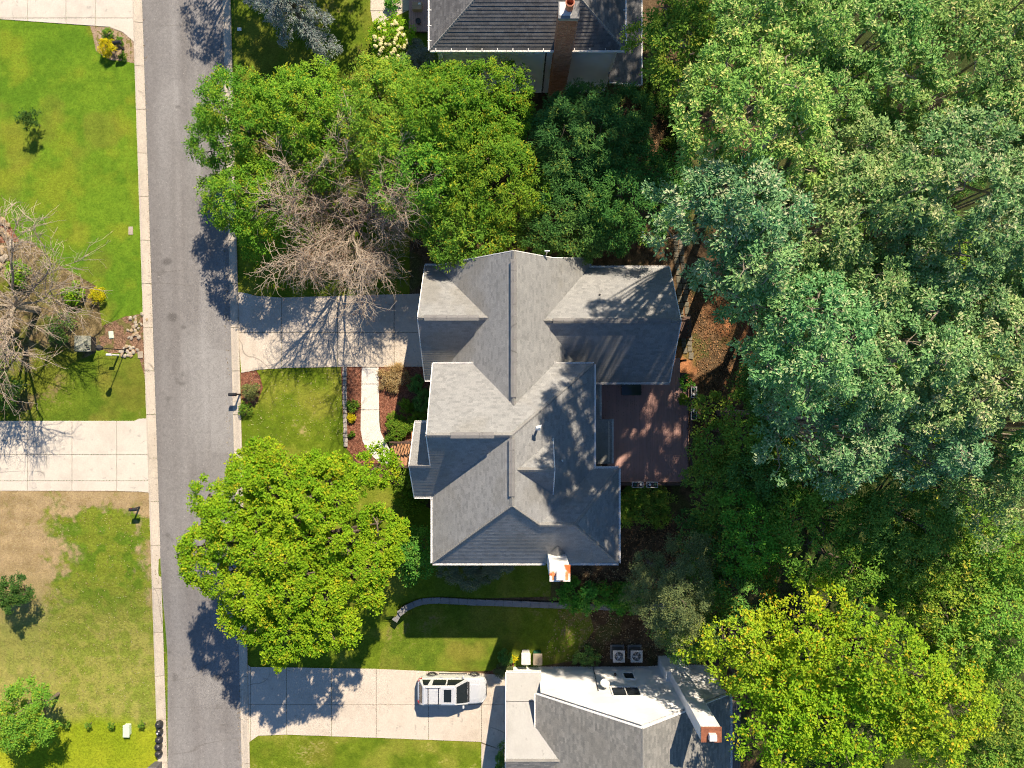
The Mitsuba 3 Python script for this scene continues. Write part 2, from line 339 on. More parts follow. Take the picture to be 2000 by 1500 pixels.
prin('mat_planter', (.05, .045, .045), .6); prin('mat_pot', (.42, .38, .33), .6)
# ================================================================ THE SETTING
rng = np.random.default_rng(5)
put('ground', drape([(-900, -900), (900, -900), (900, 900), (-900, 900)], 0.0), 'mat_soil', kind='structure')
def rl(py): return 278 + .0333 * py, 435 + .0253 * py        # inner road edges
ROADY = [-3200, -1400, -700, 0, 375, 750, 1125, 1500, 2200, 2900, 4600]
ln, rn = [np.array([G(rl(y)[k], y) for y in ROADY]) for k in (0, 1)]
put('road', drape(np.vstack([ln, rn[::-1]]), .036), 'mat_asphalt', kind='structure')
# lawns
def lawn(pts, mat, world=False): return put('lawn', drape(pts if world else gp(pts), .028, .05), mat, kind='structure')
lawn([(-900, 20), (262, 20), (264, 60), (289, 690), (120, 700), (-900, 690)], 'mat_lawn_bright')
lawn([(-60, 690), (120, 700), (210, 690), (288, 690), (293, 824), (-60, 824)], 'mat_lawn_back')
lawn([(-900, 955), (300, 955), (310, 1520), (322, 2100), (-900, 2100)], 'mat_lawn_dry')
lawn([(458, 700), (675, 700), (690, 900), (740, 930), (850, 1000), (870, 1060), (860, 1170), (760, 1215), (740, 1310), (484, 1310), (476, 900)], 'mat_lawn_front')
lawn([(466, 420), (800, 420), (800, 590), (466, 590)], 'mat_lawn_front')
lawn([(446, -500), (1000, -500), (1000, 300), (800, 470), (466, 470)], 'mat_lawn_back')
lawn([(760, 1215), (780, 1190), (800, 1182), (850, 1176), (1000, 1179), (1090, 1184), (1150, 1190), (1160, 1230), (1120, 1290), (1000, 1310), (735, 1312)], 'mat_lawn_back')
lawn([(850, 1040), (1080, 1090), (1075, 1165), (850, 1168)], 'mat_lawn_back')
lawn([(480, 1428), (940, 1440), (940, 2100), (496, 2100)], 'mat_lawn_front')
# mulch beds
def bed(pts, mat='mat_mulch'): return put('mulch_bed', drape(gp(pts), .034, .05), mat, kind='structure')
bed([(666, 712), (712, 712), (708, 860), (745, 905), (700, 905), (672, 870)])
bed([(735, 712), (850, 712), (850, 870), (760, 870), (745, 850)])
bed([(470, 727), (500, 722), (508, 735), (514, 757), (503, 785), (480, 812), (473, 812)])
bed([(176, 51), (213, 53), (240, 63), (262, 82), (266, 125), (245, 120), (215, 118), (188, 100), (182, 70)], 'mat_tan_bed')
bed([(192, 640), (245, 618), (282, 612), (290, 760), (270, 690), (215, 690), (185, 675)], 'mat_brown_bed')
bed([(940, 1318), (1004, 1290), (1004, 1330), (960, 1340)])
put('mulch_bed', drape(gp([(-60, 480), (60, 470), (120, 520), (190, 560), (200, 640), (185, 690), (120, 720), (60, 800), (-60, 824)]), .040, .05), 'mat_olive_bed', kind='structure')
bed([(-60, 410), (10, 425), (45, 480), (60, 560), (30, 640), (-60, 640)])
# kerbs: cast segments with a gutter pan and a rolled back
def kerb(side, label):
    k = thing('kerb', label, 'kerb', kind='structure'); labels[k] = {'label': label, 'kind': 'structure'}
    for i in range(-20, 58):
        py0, py1 = i * 85 - 40, (i + 1) * 85 - 41.0
        off = [0, 4, 11, 15, 18] if side == 'l' else [0, 4, 10, 13, 16]
        zz = [.045, .05, .10, .125, .11]
        V = []
        for py in (py0, py1):
            xi = rl(py)[0 if side == 'l' else 1]
            for o, z in zip(off, zz):
                g = G(xi - o if side == 'l' else xi + o, py); V.append([g[0], g[1], float(h(*g)) + z])
            V.append([V[-1][0], V[-1][1], V[-1][2] - .2]); 
        m = len(off) + 1
        F = [[j, j + 1, m + j + 1, m + j] for j in range(m - 1)]
        V = np.array(V); low = V - [0, 0, .25]
        F2 = [[j, j + 1, j + 1 + 2 * m, j + 2 * m] for j in range(m - 1)] + [[m + j + 1, m + j, m + j + 2 * m, m + j + 1 + 2 * m] for j in range(m - 1)]
        q = MB().add(np.vstack([V, low]), F + F2)
        put('segment', q, 'mat_kerb', k)
kerb('l', 'pale concrete kerb along the left side of the road')
kerb('r', 'pale concrete kerb along the right side of the road in front of the house')
# driveways: cast slabs with open joints
def slabs(name, outline, xcuts, ycuts, mat, label, off=.065, gap=.9):
    """outline and cuts in survey pixels; every slab is a piece"""
    k = newkey(name); labels[k] = {'label': label, 'kind': 'structure'}
    out = Polygon(outline).buffer(0)
    xs = [-3000] + xcuts + [3000]; ys = [-3000] + ycuts + [3000]
    for a, b in zip(xs[:-1], xs[1:]):
        for c, d in zip(ys[:-1], ys[1:]):
            g = out.intersection(sbox(a + gap / 2, c + gap / 2, b - gap / 2, d - gap / 2))
            for p in getattr(g, 'geoms', [g]):
                if p.geom_type == 'Polygon' and p.area > 30:
                    put('slab', drape(Polygon([G(*q) for q in p.exterior.coords]), off + rng.uniform(-.004, .004), .1), mat, k)
    return k
slabs('driveway', [(-700, -220), (258, -220), (265, 0), (266, 90), (262, 81.7), (240, 63), (213, 53), (176, 50.5), (123, 46.7), (0, 38), (-700, 30)], [-500, -320, -130, 55, 130, 187], [-90, 36], 'mat_concrete', 'pale concrete driveway across the road at the top left of the photo')
slabs('driveway', [(-700, 822), (263, 822), (272, 818), (290, 817), (296, 818), (301, 963), (276, 960), (225, 958.5), (-700, 957)], [-500, -320, -140, 55, 141.7, 228], [888, 939], 'mat_concrete', 'cream concrete driveway across the road, left of the main house')
slabs('driveway', [(464, 570), (482, 573), (500, 578), (550, 581.5), (700, 577), (850, 573), (850, 716), (640, 717), (560, 718.5), (507, 721.7), (472, 728), (466, 650)], [551, 660, 770], [650], 'mat_concrete_tan', 'tan concrete driveway leading to the garage of the main house')
slabs('driveway', [(469, 1287), (490, 1302), (560, 1303), (735, 1306), (980, 1317), (1010, 1322), (1010, 1475), (938, 1448), (735, 1440), (560, 1434), (505, 1436), (488, 1448), (478, 1462), (474, 1380)], [490, 560, 648, 735, 836.5, 940], [1375], 'mat_concrete_tan', 'concrete driveway with the silver car parked on it')
slabs('path', [(940, 1452), (986, 1466), (984, 2000), (944, 2000)], [], [1530, 1600, 1680], 'mat_concrete_tan', 'concrete path beside the white house at the bottom of the photo')
slabs('path', [(707, 718), (740, 718), (740.7, 824.7), (743.6, 843.7), (749.5, 855.5), (762.7, 880), (764, 908), (745, 905), (730, 893), (715.7, 876), (708.4, 861), (704.7, 839), (705.5, 788)], [], [750, 800.5], 'mat_concrete_white', 'white concrete front path curving to the wooden porch steps', .06)
slabs('path', [(725, -150), (800, -150), (800, 20), (752, 42), (735, 55), (728, 45), (724, 20)], [], [22], 'mat_concrete_tan', 'concrete path corner beside the cream flowering bush at the top', .06)
# retaining wall of cast blocks
k = thing('retaining_wall', 'low curved grey block wall across the lawn between the two houses', 'wall')
seg = np.array(shapely.segmentize(shapely.LineString(WALL[:, :2]), .6).coords)
def arc(line, step, gap):
    L = shapely.LineString(line); s = 0
    while s + step * .5 < L.length:
        a, b = L.interpolate(s), L.interpolate(min(s + step - gap, L.length)); yield np.array([a.x, a.y]), np.array([b.x, b.y]); s += step
for i, (a, b) in enumerate(arc(WALL[:, :2], .62 if True else 1, .018)):
    d = (b - a) / np.linalg.norm(b - a); n = np.array([-d[1], d[0]])
    w = .40; j = rng.uniform(-.012, .012)
    q = [a + n * (w / 2 + j), a - n * (w / 2 - j), b - n * (w / 2 - j), b + n * (w / 2 + j)]
    put('block', MB().prism(Polygon(q), -1.3, float(h(*(a + n * .5))) + .09 + rng.uniform(-.01, .012)), 'mat_grey_block', k)
# stone edging between lawn and bed
k = thing('stone_edging', 'row of pale stone blocks edging the lawn left of the front path', 'edging')
y = 716.0
while y < 868:
    L = rng.uniform(8.2, 10.5); x = 673.5 + (y - 716) * .015 + rng.uniform(-.5, .5)
    p, q = G(x, y), G(x, y + L - .9)
    v, f = rbox([p[0], (p[1] + q[1]) / 2, .06], [.28 + rng.uniform(-.04, .04), abs(p[1] - q[1]), .2 + rng.uniform(-.03, .03)], .035, rng.uniform(-.1, .1), 1)
    put('stone', (v, f), 'mat_edging_stone', k); y += L
# paver path along the right wing
k = thing('path', 'two rows of mossy paving stones along the right end of the main house', 'path'); labels[k] = {'label': labels[k]['label'], 'kind': 'structure'}
for c in range(2):
    y = 458.0 + c * 5
    while y < 690:
        L = rng.uniform(10, 15); x = 1318 + c * 11 + (y - 458) * .085 + rng.uniform(-1, 1)
        p = G(x, y + L / 2); w = rng.uniform(9.2, 10.4) / 28.5
        put('paver', rbox([p[0], p[1], float(h(*p)) + .03], [w, (L - 1) / 28.5, .12], .03, rng.uniform(-.12, .12), 1), 'mat_paver', k); y += L

# ================================================================ ROOFS
def courses(P3, e, t, lip=.004, v0=None):
    """Overlapping courses laid on a planar outline (counter-clockwise from outside): vertices, faces, uv."""
    P3 = np.asarray(P3, float)
    n = np.zeros(3)
    for i in range(len(P3)): n += np.cross(P3[i] - P3[0], P3[(i + 1) % len(P3)] - P3[0])
    n /= np.linalg.norm(n)
    u = np.cross([0, 0, 1.], n); u /= np.linalg.norm(u); v = np.cross(n, u)
    o = P3[np.argmin(P3 @ v)]
    q = np.column_stack([(P3 - o) @ u, (P3 - o) @ v]); poly = Polygon(q).buffer(0)
    V, F, UV, c = [], [], [], 0
    K = int(math.ceil(q[:, 1].max() / e))
    def lift(a, w): return o + a[:, :1] * u + a[:, 1:] * v + w[:, None] * n
    for k in range(K):
        g = poly.intersection(sbox(q[:, 0].min() - 1, k * e, q[:, 0].max() + 1, (k + 1) * e))
        for p in getattr(g, 'geoms', [g]):
            if p.geom_type != 'Polygon' or p.area < 1e-4: continue
            a, f = trimesh.creation.triangulate_polygon(p, engine='earcut'); a = np.asarray(a)
            e1, e2 = a[f[:, 1]] - a[f[:, 0]], a[f[:, 2]] - a[f[:, 0]]
            f = np.where(((e1[:, 0] * e2[:, 1] - e1[:, 1] * e2[:, 0]) < 0)[:, None], f[:, ::-1], f)
            w = lip + t * (1 - (a[:, 1] - k * e) / e)
            V.append(lift(a, w)); UV.append(a); F.append(f + c); c += len(a)
            b = a[np.abs(a[:, 1] - k * e) < 1e-6]
            if len(b) >= 2:
                b = b[np.argsort(b[:, 0])][[0, -1]]
                V.append(np.vstack([lift(b, np.full(2, lip + t)), lift(b, np.full(2, -.01))])); UV.append(np.vstack([b, b]) + [0, 1e-4])
                F.append(np.array([[0, 2, 3], [0, 3, 1]]) + c); c += 4
    return np.vstack(V), np.vstack(F), np.vstack(UV) + [rng.uniform(0, 50), 0]
def deck_prism(P3, th=.16):
    P3 = np.asarray(P3, float); a = P3 - [0, 0, .005]; b = P3 - [0, 0, th]; m = len(P3)
    n = np.zeros(3)
    for i in range(m): n += np.cross(P3[i] - P3[0], P3[(i + 1) % m] - P3[0])
    ax = [0, 1] if abs(n[2]) > .3 * np.linalg.norm(n) else ([0, 2] if abs(n[1]) > abs(n[0]) else [1, 2])
    vv, f = trimesh.creation.triangulate_polygon(Polygon(P3[:, ax]), engine='earcut')
    idx = [int(np.argmin(np.linalg.norm(P3[:, ax] - q, axis=1))) for q in np.asarray(vv)]; f = np.asarray(idx)[f]
    s = np.array([[i, (i + 1) % m, m + (i + 1) % m, m + i] for i in range(m)])
    return MB().add(np.vstack([a, b]), np.vstack([f, f[:, ::-1] + m])).add(np.vstack([a, b]), s)
def roof_slope(house, P3, mat='mat_shingle', row=SH, t=.008, label=None):
    k = put('roof_slope', deck_prism(P3), 'mat_wood_grey', house, label=label)
    v, f, uv = courses(P3, row, t)
    put('shingles', (v, f), mat, k, uv=uv, kind='stuff')
    return k
def trim(house, edges, name='gutter', w=.11, t=.13, dz=-.05, mat='mat_white_trim'):
    for p, q in edges:
        p, q = np.array(p, float), np.array(q, float); d = q - p; o = np.array([d[1], -d[0], 0]); o /= np.linalg.norm(o)
        if name == 'gutter':
            mb = MB()
            a, b = p + o * .005, q + o * .005
            mb.beam(a + o * (w - .012) + [0, 0, dz], b + o * (w - .012) + [0, 0, dz], .03, t)
            mb.beam(a + o * .02 + [0, 0, dz], b + o * .02 + [0, 0, dz], .02, t); mb.beam(a + o * w / 2 + [0, 0, dz - t / 2 + .012], b + o * w / 2 + [0, 0, dz - t / 2 + .012], w, .02)
            put(name, mb, mat, house)
        else:
            put(name, MB().beam(p + o * .02 + [0, 0, dz], q + o * .02 + [0, 0, dz], w, t), mat, house)
def caps(house, lines, mat='mat_cap', w=.26):
    for p, q in lines:
        p, q = np.array(p, float), np.array(q, float); L = np.linalg.norm(q - p); d = (q - p) / L; mb = MB(); s = 0.0
        side = np.cross(d, [0, 0, 1]); side /= np.linalg.norm(side); upv = np.cross(side, d)
        while s < L - .05:
            a, b = p + d * s, p + d * min(s + .19, L)
            v = []
            for o_, lift_ in ((a, .045), (b, .025)):
                v += [o_ + side * w / 2 + upv * (lift_ - .11), o_ + upv * (lift_ + .012), o_ - side * w / 2 + upv * (lift_ - .11), o_ + upv * -.1]
            mb.add(v, [[0, 1, 5, 4], [1, 2, 6, 5], [0, 3, 2, 1], [3, 0, 4, 7], [2, 3, 7, 6], [4, 5, 6, 7]]); s += .17
        put('ridge_cap', mb, mat, house, kind='stuff')
def ridge_vent(house, p, q, w=.34):
    p, q = np.array(p, float), np.array(q, float); d = (q - p) / np.linalg.norm(q - p); side = np.array([d[1], -d[0], 0])
    mb = MB(); n = max(2, int(np.linalg.norm(q - p) / .6))
    for i in range(n):
        a, b = p + (q - p) * i / n, p + (q - p) * ((i + 1) / n) - d * .012
        v = []
        for o in (a, b): v += [o + side * w / 2 + [0, 0, -.02], o + side * w / 2 + [0, 0, .015], o + [0, 0, .06], o - side * w / 2 + [0, 0, .015], o - side * w / 2 + [0, 0, -.02]]
        mb.add(v, [[0, 5, 6, 1], [1, 6, 7, 2], [2, 7, 8, 3], [3, 8, 9, 4]]).add(v, [[0, 1, 2], [0, 2, 3], [0, 3, 4], [5, 7, 6], [5, 8, 7], [5, 9, 8]])
    put('ridge_vent', mb, 'mat_vent', house)
def siding(house, P3, mat, row=.2, t=.022, parent=None):
    v, f, uv = courses(P3, row, t); return put('siding', (v, f), mat, parent or house, uv=uv, kind='stuff')

# ---------------------------------------------------------------- the main house
H1 = thing('house', 'large grey shingled house with crossing gables in the middle of the photo', 'house')
put('wall', MB().hull([(x, y, z) for x in (-4.35, 4.5) for y in (.8, -10.25) for z in (-1.8, 6.2)] + [(0, -3.2, 9.9), (0, -6.3, 9.9)]), 'mat_beige_wall', H1)
put('wall', MB().hull([(x, y, z) for x in (3.5, 5.95) for y in (-5.4, -10.25) for z in (-2.2, 6.15)]), 'mat_beige_wall', H1)
put('wall', MB().hull([(x, y, z) for x in (-4.45, 4.5) for y in (7.1, .5) for z in (-1.8, 3.7)] + [(.1, 7.1, 8.45), (.1, .5, 8.45)]), 'mat_beige_wall', H1)
put('wall', MB().hull([(x, y, z) for x in (-5.2, -3.) for y in (7.1, .6) for z in (-.3, 3.7)] + [(-5.2, 3.85, 6.7), (-3, 3.85, 6.7)]), 'mat_beige_wall', H1)
put('wall', MB().hull([(x, y, z) for x in (9.5, 3.) for y in (6.9, .5) for z in (-2.6, 3.85)] + [(9.5, 3.7, 6.45), (3, 3.7, 6.45)]), 'mat_beige_wall', H1)
put('wall', MB().hull([(-4.36, .9, 6.), (-4.36, -6.3, 6.), (-4.36, -2.75, 9.95), (-4.1, .9, 6.), (-4.1, -6.3, 6.), (-4.1, -2.75, 9.95)]), 'mat_beige_wall', H1, label='gable wall above the porch')
put('wall', MB().hull([(x, y, z) for x in (-5.5, -4.3) for y in (-2.75, -6.3) for z in (3.2, 6.0)] + [(-5.5, -4.6, 8.1), (-4.3, -4.6, 8.1)]), 'mat_beige_wall', H1)
for y_ in (-2.95, -6.1):
    put('porch_post', MB().box([-5.45, y_, 1.5], [.16, .16, 3.2]), 'mat_white_trim', H1)
put('garage_door', MB().box([-5.215, 3.85, 1.15], [.05, 4.9, 2.3]), 'mat_white_trim', H1)
for wx_, wz_ in ((-3.0, 1.6), (-.6, 1.6), (4.6, 1.6), (-3.0, 4.6), (-.6, 4.6), (4.6, 4.6)):
    w_ = put('window', MB().box([wx_, -10.265, wz_], [1.15, .07, 1.6]), 'mat_white_trim', H1); put('pane', MB().box([wx_, -10.31, wz_ + .38], [.95, .03, .66]), 'mat_win_glass', w_); put('pane', MB().box([wx_, -10.31, wz_ - .38], [.95, .03, .66]), 'mat_win_glass', w_)
R = lambda *a, **k_: roof_slope(H1, *a, **k_)
Nw, Ne, Pk, Wr = (-4.71, 1.19, 6.4), (4.87, 1.19, 6.4), (0, -2.75, 10.34), (-4.6, -2.75, 10.34)
Sp, Se, Ww, Sw = (0, -6.55, 10.34), (6.33, -10.64, 6.4), (-4.71, -6.69, 6.4), (-4.71, -10.64, 6.4)
Ea, Eb, Ev, En = (1.524, -7.83, 9.107), (3.5, -7.83, 9.107), (4.87, -5.02, 6.4), (6.33, -5.02, 6.4)
Br, Bs, Bn = (-5.8, -4.6, 8.49), (-5.8, -6.69, 6.4), (-5.8, -2.31, 6.2)
R([Nw, Wr, Pk, Ne])
R([Pk, Wr, (-4.6, -4.6, 8.49), Br, Bs, Ww])
R([Bn, Br, (-4.4, -4.6, 8.49), (-4.4, -2.31, 6.2)])
R([Pk, Ww, Sw, Sp]); R([Sp, Sw, Se, Eb, Ea]); R([En, Ev, Ea, Eb]); R([Se, En, Eb]); R([Pk, Sp, Ea, Ev, Ne])
R([(2.3, -3.08, 8.48), (.3, -4.65, 10.1), (2.3, -4.65, 10.1)], label='small dormer roof'); R([(.3, -4.65, 10.1), (2.3, -6.22, 8.48), (2.3, -4.65, 10.1)])
put('dormer_wall', MB().hull([(x, *q) for x in (2.05, 2.15) for q in ((-3.3, 8.4), (-6.0, 8.4), (-4.65, 9.85))]), 'mat_white_wall', H1)
Rn, Rs = (.1, 7.45, 8.8), (.1, -1.25, 8.8)
Gr, Gi = (-5.48, 3.85, 7.3), (-1.4, 3.85, 7.3)
R([Rn, (-4.8, 7.45, 3.9), Gi, (-4.8, .25, 3.9), (-2.3, 1.15, 6.4), Rs])
R([(-5.48, 7.45, 3.9), Gr, Gi, (-4.8, 7.45, 3.9)]); R([Gr, (-5.48, .25, 3.9), (-4.8, .25, 3.9), Gi])
Xi = (1.85, 3.7, 7.05)
R([Rn, Rs, (2.5, 1.15, 6.4), (4.85, .1, 4.05), Xi, (4.85, 7.3, 4.05), (4.85, 7.88, 4.05), (2.43, 7.47, 6.47)])
R([(9.88, 7.3, 4.05), (4.85, 7.3, 4.05), Xi, (9.88, 3.7, 7.05)]); R([Xi, (4.85, .1, 4.05), (9.88, .1, 4.05), (9.88, 3.7, 7.05)])
R([(4.4, .9, 3.75), (4.4, -2.3, 3.75), (5.6, -2.3, 3.2), (5.6, .9, 3.2)], label='narrow lean-to roof'); R([(4.4, -2.25, 3.8), (4.4, -5.1, 3.8), (6.4, -5.1, 3.0), (6.4, -2.25, 3.0)], label='lean-to roof beside the deck')
put('wall', MB().box([5.3, -3.7, 1.3], [1.9, 2.6, 3.6]), 'mat_beige_wall', H1)
trim(H1, [(Ne, Nw), (Bs, (-4.71, -6.69, 6.4)), ((-4.4, -2.31, 6.2), Bn), (Ww, Sw), (Sw, (2.0, -10.64, 6.4)), ((3.2, -10.64, 6.4), Se), (Se, En), (En, Ev), (Ev, Ne),
          ((-4.8, 7.45, 3.9), (-5.48, 7.45, 3.9)), ((-5.48, .25, 3.9), (-4.5, .25, 3.9)), ((9.88, 7.3, 4.05), (4.85, 7.3, 4.05)), ((4.85, .1, 4.05), (9.88, .1, 4.05)),
          ((4.85, 7.3, 4.05), (4.85, 7.88, 4.05)), ((5.6, -2.25, 3.2), (5.6, .9, 3.2)), ((6.4, -5.1, 3.0), (6.4, -2.25, 3.0))])
trim(H1, [(Nw, Wr), (Wr, (-4.6, -4.6, 8.49)), (Br, Bs), (Bn, Br), ((-5.48, 7.45, 3.9), Gr), (Gr, (-5.48, .25, 3.9)), (Rn, (-4.8, 7.45, 3.9)), ((2.43, 7.47, 6.47), Rn), ((4.85, 7.88, 4.05), (2.43, 7.47, 6.47)),
          ((9.88, 3.7, 7.05), (9.88, 7.3, 4.05)), ((9.88, .1, 4.05), (9.88, 3.7, 7.05)), ((2.3, -4.65, 10.1), (2.3, -3.08, 8.48)), ((2.3, -6.22, 8.48), (2.3, -4.65, 10.1))], 'fascia_board', .05, .17, -.09)
caps(H1, [(Wr, Pk), (Ne, Pk), (Sw, Sp), (Sp, Ea), (Ea, Eb), (Se, Eb), (En, Eb), (Br, (-4.6, -4.6, 8.49)), ((.3, -4.65, 10.1), (2.3, -4.65, 10.1)), (Pk, Sp), (Gr, Gi), (Xi, (9.88, 3.7, 7.05)), (Rn, (.1, -1.2, 8.8))])
ridge_vent(H1, (.1, 7.0, 8.82), (.1, -.75, 8.82)); ridge_vent(H1, (0, -2.95, 10.36), (0, -6.05, 10.36)); ridge_vent(H1, (-3.3, -2.75, 10.36), (-.95, -2.75, 10.36))
ridge_vent(H1, (-5.1, 3.85, 7.32), (-1.9, 3.85, 7.32)); ridge_vent(H1, (2.4, 3.7, 7.07), (9.3, 3.7, 7.07), .3)
# vents and pipes
mb = MB().tube([(1.42, -2.42, 8.9), (1.42, -2.42, 9.95)], .07, 10).hull([(1.28, -2.52, 9.95), (1.28, -2.3, 9.95), (1.56, -2.52, 9.95), (1.56, -2.3, 9.95), (1.34, -2.4, 10.2), (1.52, -2.36, 10.2), (1.6, -2.2, 10.12)])
put('flue_pipe', mb, 'mat_white_trim', H1, smooth=30, label='white capped flue pipe on the roof')
put('vent_pipe', MB().tube([(2.85, -4.35, 7.9), (2.85, -4.35, 8.4)], .05, 8), 'mat_white_trim', H1)
put('vent_pipe', MB().tube([(5.3, 5.4, 5.3), (5.3, 5.4, 5.75)], .06, 10).lathe((5.3, 5.4, 5.46), [(.02, .03), (.13, .0), (.15, -.05)], 12), 'mat_black_matt', H1)
mb = MB().tube([(2.05, 7.75, 6.0), (2.05, 7.75, 7.3)], .04, 8).tube([(1.9, 7.72, 7.3), (2.2, 7.72, 7.32)], .05, 8); put('vent_pipe', mb, 'mat_galv', H1)
# chimney
c = put('chimney', MB().box([2.61, -10.33, 3.6], [1.06, .84, 12.2]), 'mat_white_wall', H1, label='white chimney with rust stained top')
put('cap', rbox([2.61, -10.33, 9.76], [1.14, .92, .12], .03), 'mat_rust_cap', c)
put('flue_cover', MB().box([2.64, -10.36, 9.98], [.42, .42, .32]), 'mat_white_trim', c); put('flue_lid', rbox([2.64, -10.36, 10.17], [.48, .48, .05], .015), 'mat_bin_grey', c)
for dx, w_ in ((-.36, .13), (.37, .16)): put('rust_stain', rbox([2.61 + dx, -10.46, 9.815], [w_, .48, .016], .006), 'mat_rust_orange', c)
put('cricket', MB().hull([(2.1, -9.93, 7.1), (3.12, -9.93, 7.1), (2.61, -9.93, 7.75), (2.61, -9.3, 7.75)]), 'mat_cap', H1)
# satellite of porch: steps with railings
k = thing('porch_steps', 'orange brown wooden steps up to the front porch', 'steps')
for i in range(6):
    x0 = -8.3 + i * .26
    put('tread', MB().box([x0 + .125, -4.7, .16 * (i + 1)], [.245, 1.55, .045]), 'mat_step_wood', k)
    put('riser', MB().box([x0 + .015, -4.7, .16 * (i + 1) - .1], [.03, 1.5, .15]), 'mat_step_wood', k)
put('landing', MB().box([-5.75, -4.7, .98], [2.0, 3.0, .06]), 'mat_step_wood', k)
for y_ in (-3.9, -5.5):
    put('stringer', MB().hull([(-8.3, y_ - .03, 0), (-6.6, y_ - .03, 0), (-6.7, y_ - .03, .95), (-8.3, y_ - .03, .14), (-8.3, y_ + .03, 0), (-6.6, y_ + .03, 0), (-6.7, y_ + .03, .95), (-8.3, y_ + .03, .14)]), 'mat_wood_dark', k)
    rail = put('railing', MB().beam((-8.2, y_, 1.1), (-6.6, y_, 1.9), .1, .05), 'mat_wood_dark', k); put('bottom_rail', MB().beam((-8.2, y_, .35), (-6.6, y_, 1.15), .05, .05), 'mat_wood_dark', rail)
    for i in range(9): put('baluster', MB().box([-8.1 + i * .19, y_, .75 + i * .095], [.04, .04, .75]), 'mat_wood_dark', rail)

# ---------------------------------------------------------------- back deck
DZ = .95
D = thing('deck', 'reddish brown wooden back deck behind the main house', 'deck')
x = 4.9
i = 0
while x < 11.75:
    ys, ye = (-6.62, .6) if x < 9.6 else (-6.62, 1.75 if x < 11.2 else -.0)
    if x < 6.35: ys = -5.0 + .4
    put('board', MB().box([x + .075, (ys + ye) / 2, DZ + rng.uniform(-.003, .003)], [.144, ye - ys, .035]), 'mat_deck', D); x += .152
put('joists', MB().box([8.4, -2.9, DZ - .14], [6.7, 7.3, .2]), 'mat_wood_dark', D)
for px_, py_ in ((6.6, -6.55), (9.2, -6.55), (11.7, -6.55), (11.7, -3.8), (11.7, -1), (11.7, 1.6), (9.2, -2.5), (9.2, 1)):
    put('post', MB().box([px_, py_, -1.0], [.14, .14, 3.6]), 'mat_wood_dark', D)
def railing(p, q, top=.95):
    p, q = np.array(p, float), np.array(q, float); L = np.linalg.norm(q - p)
    r = put('railing', MB().beam(p + [0, 0, top], q + [0, 0, top], .14, .04), 'mat_wood_dark', D); put('bottom_rail', MB().beam(p + [0, 0, .12], q + [0, 0, .12], .06, .05), 'mat_wood_dark', r)
    for j in range(int(L / .3) + 1):
        a = p + (q - p) * min(1, j * .3 / L); put('baluster', MB().box(a + [0, 0, .52], [.035, .035, .85]), 'mat_wood_dark', r)
    for j in range(int(L / 1.8) + 1):
        a = p + (q - p) * min(1, j * 1.8 / L); put('rail_post', MB().box(a + [0, 0, .5], [.1, .1, 1.05]), 'mat_wood_dark', r)
railing((6.45, -6.6, DZ), (11.8, -6.6, DZ)); railing((11.8, -6.6, DZ), (11.8, -.05, DZ))
for i in range(5): put('stair_tread', MB().box([10.4, 1.75 + .14 + i * .27, DZ - .17 * (i + 1)], [1.4, .26, .04]), 'mat_wood_dark', D)
put('lower_platform', MB().box([10.95, 3.85, -.55], [2.3, 1.35, .06]), 'mat_wood_dark', D)
railing((12.1, 3.2, -.5), (12.1, 4.55, -.5)); railing((9.9, 4.5, -.5), (12.1, 4.5, -.5))
def rail_planter(x, y, rz, label, n):
    k = thing('planter_box', label, 'planter', 'planter boxes hung on the deck railing')
    for a, b, c_, d_ in ((0, .17, .72, .03), (0, -.17, .72, .03), (.35, 0, .03, .37), (-.35, 0, .03, .37)):
        o = rot(2, rz) @ np.array([a, b, 0]); dd = [c_, d_, .24] if rz == 0 else [d_, c_, .24]
        put('side', MB().box([x + o[0], y + o[1], DZ + 1.0], dd), 'mat_bin_grey', k)
    put('soil', MB().box([x, y, DZ + .97], [.68, .32, .1] if rz == 0 else [.32, .68, .1]), 'mat_planter', k)
    for j in range(2):
        o = rot(2, rz) @ np.array([-.15 + .36 * j, .02, 0]); put('flower', MB().lathe((x + o[0], y + o[1], DZ + 1.02), [(.0, .16), (.07, .13), (.09, .06), (.05, 0)], 7), 'mat_paper' if (j + n) % 2 else 'mat_bin_green', k)
rail_planter(8.25, -6.62, 0, 'left of the two planter boxes on the lower deck rail', 0); rail_planter(9.2, -6.62, 0, 'right of the two planter boxes on the lower deck rail', 1)
rail_planter(11.95, -.55, math.pi / 2, 'planter box on the right deck rail nearest the house', 1); rail_planter(11.95, -2.0, math.pi / 2, 'second planter box down the right deck rail', 0)

# ---------------------------------------------------------------- the house at the top
H2 = thing('house', 'dark hip roofed house with brick chimney at the top of the photo', 'house')
e, y0_, xw, xe, yn = 7.0, 19.56, -4.8, 6.6, 33.0
A, B_, C_, D_ = (xw, y0_, e), (xe, y0_, e), (xe, yn, e), (xw, yn, e); R1, R2 = (.9, 24.07, 10.2), (.9, 28.5, 10.2)
for q in ([R1, A, B_], [B_, C_, R2, R1], [C_, D_, R2], [D_, A, R1, R2]): roof_slope(H2, q, 'mat_shingle_dark', .19, .02)
caps(H2, [(A, R1), (B_, R1), (C_, R2), (D_, R2), (R1, R2)], 'mat_cap')
trim(H2, [(A, B_), (B_, C_), (C_, D_), (D_, A)])
for i in range(13): put('gutter_bracket', MB().box([xw + .35 + i * .9, y0_ + .03, e + .06], [.035, .24, .02]), 'mat_white_trim', H2)
for i in range(6):
    for xx in (xw - .02, xe + .02): put('gutter_bracket', MB().box([xx, y0_ + .5 + i * .9, e + .06], [.24, .035, .02]), 'mat_white_trim', H2)
yw_ = 19.98
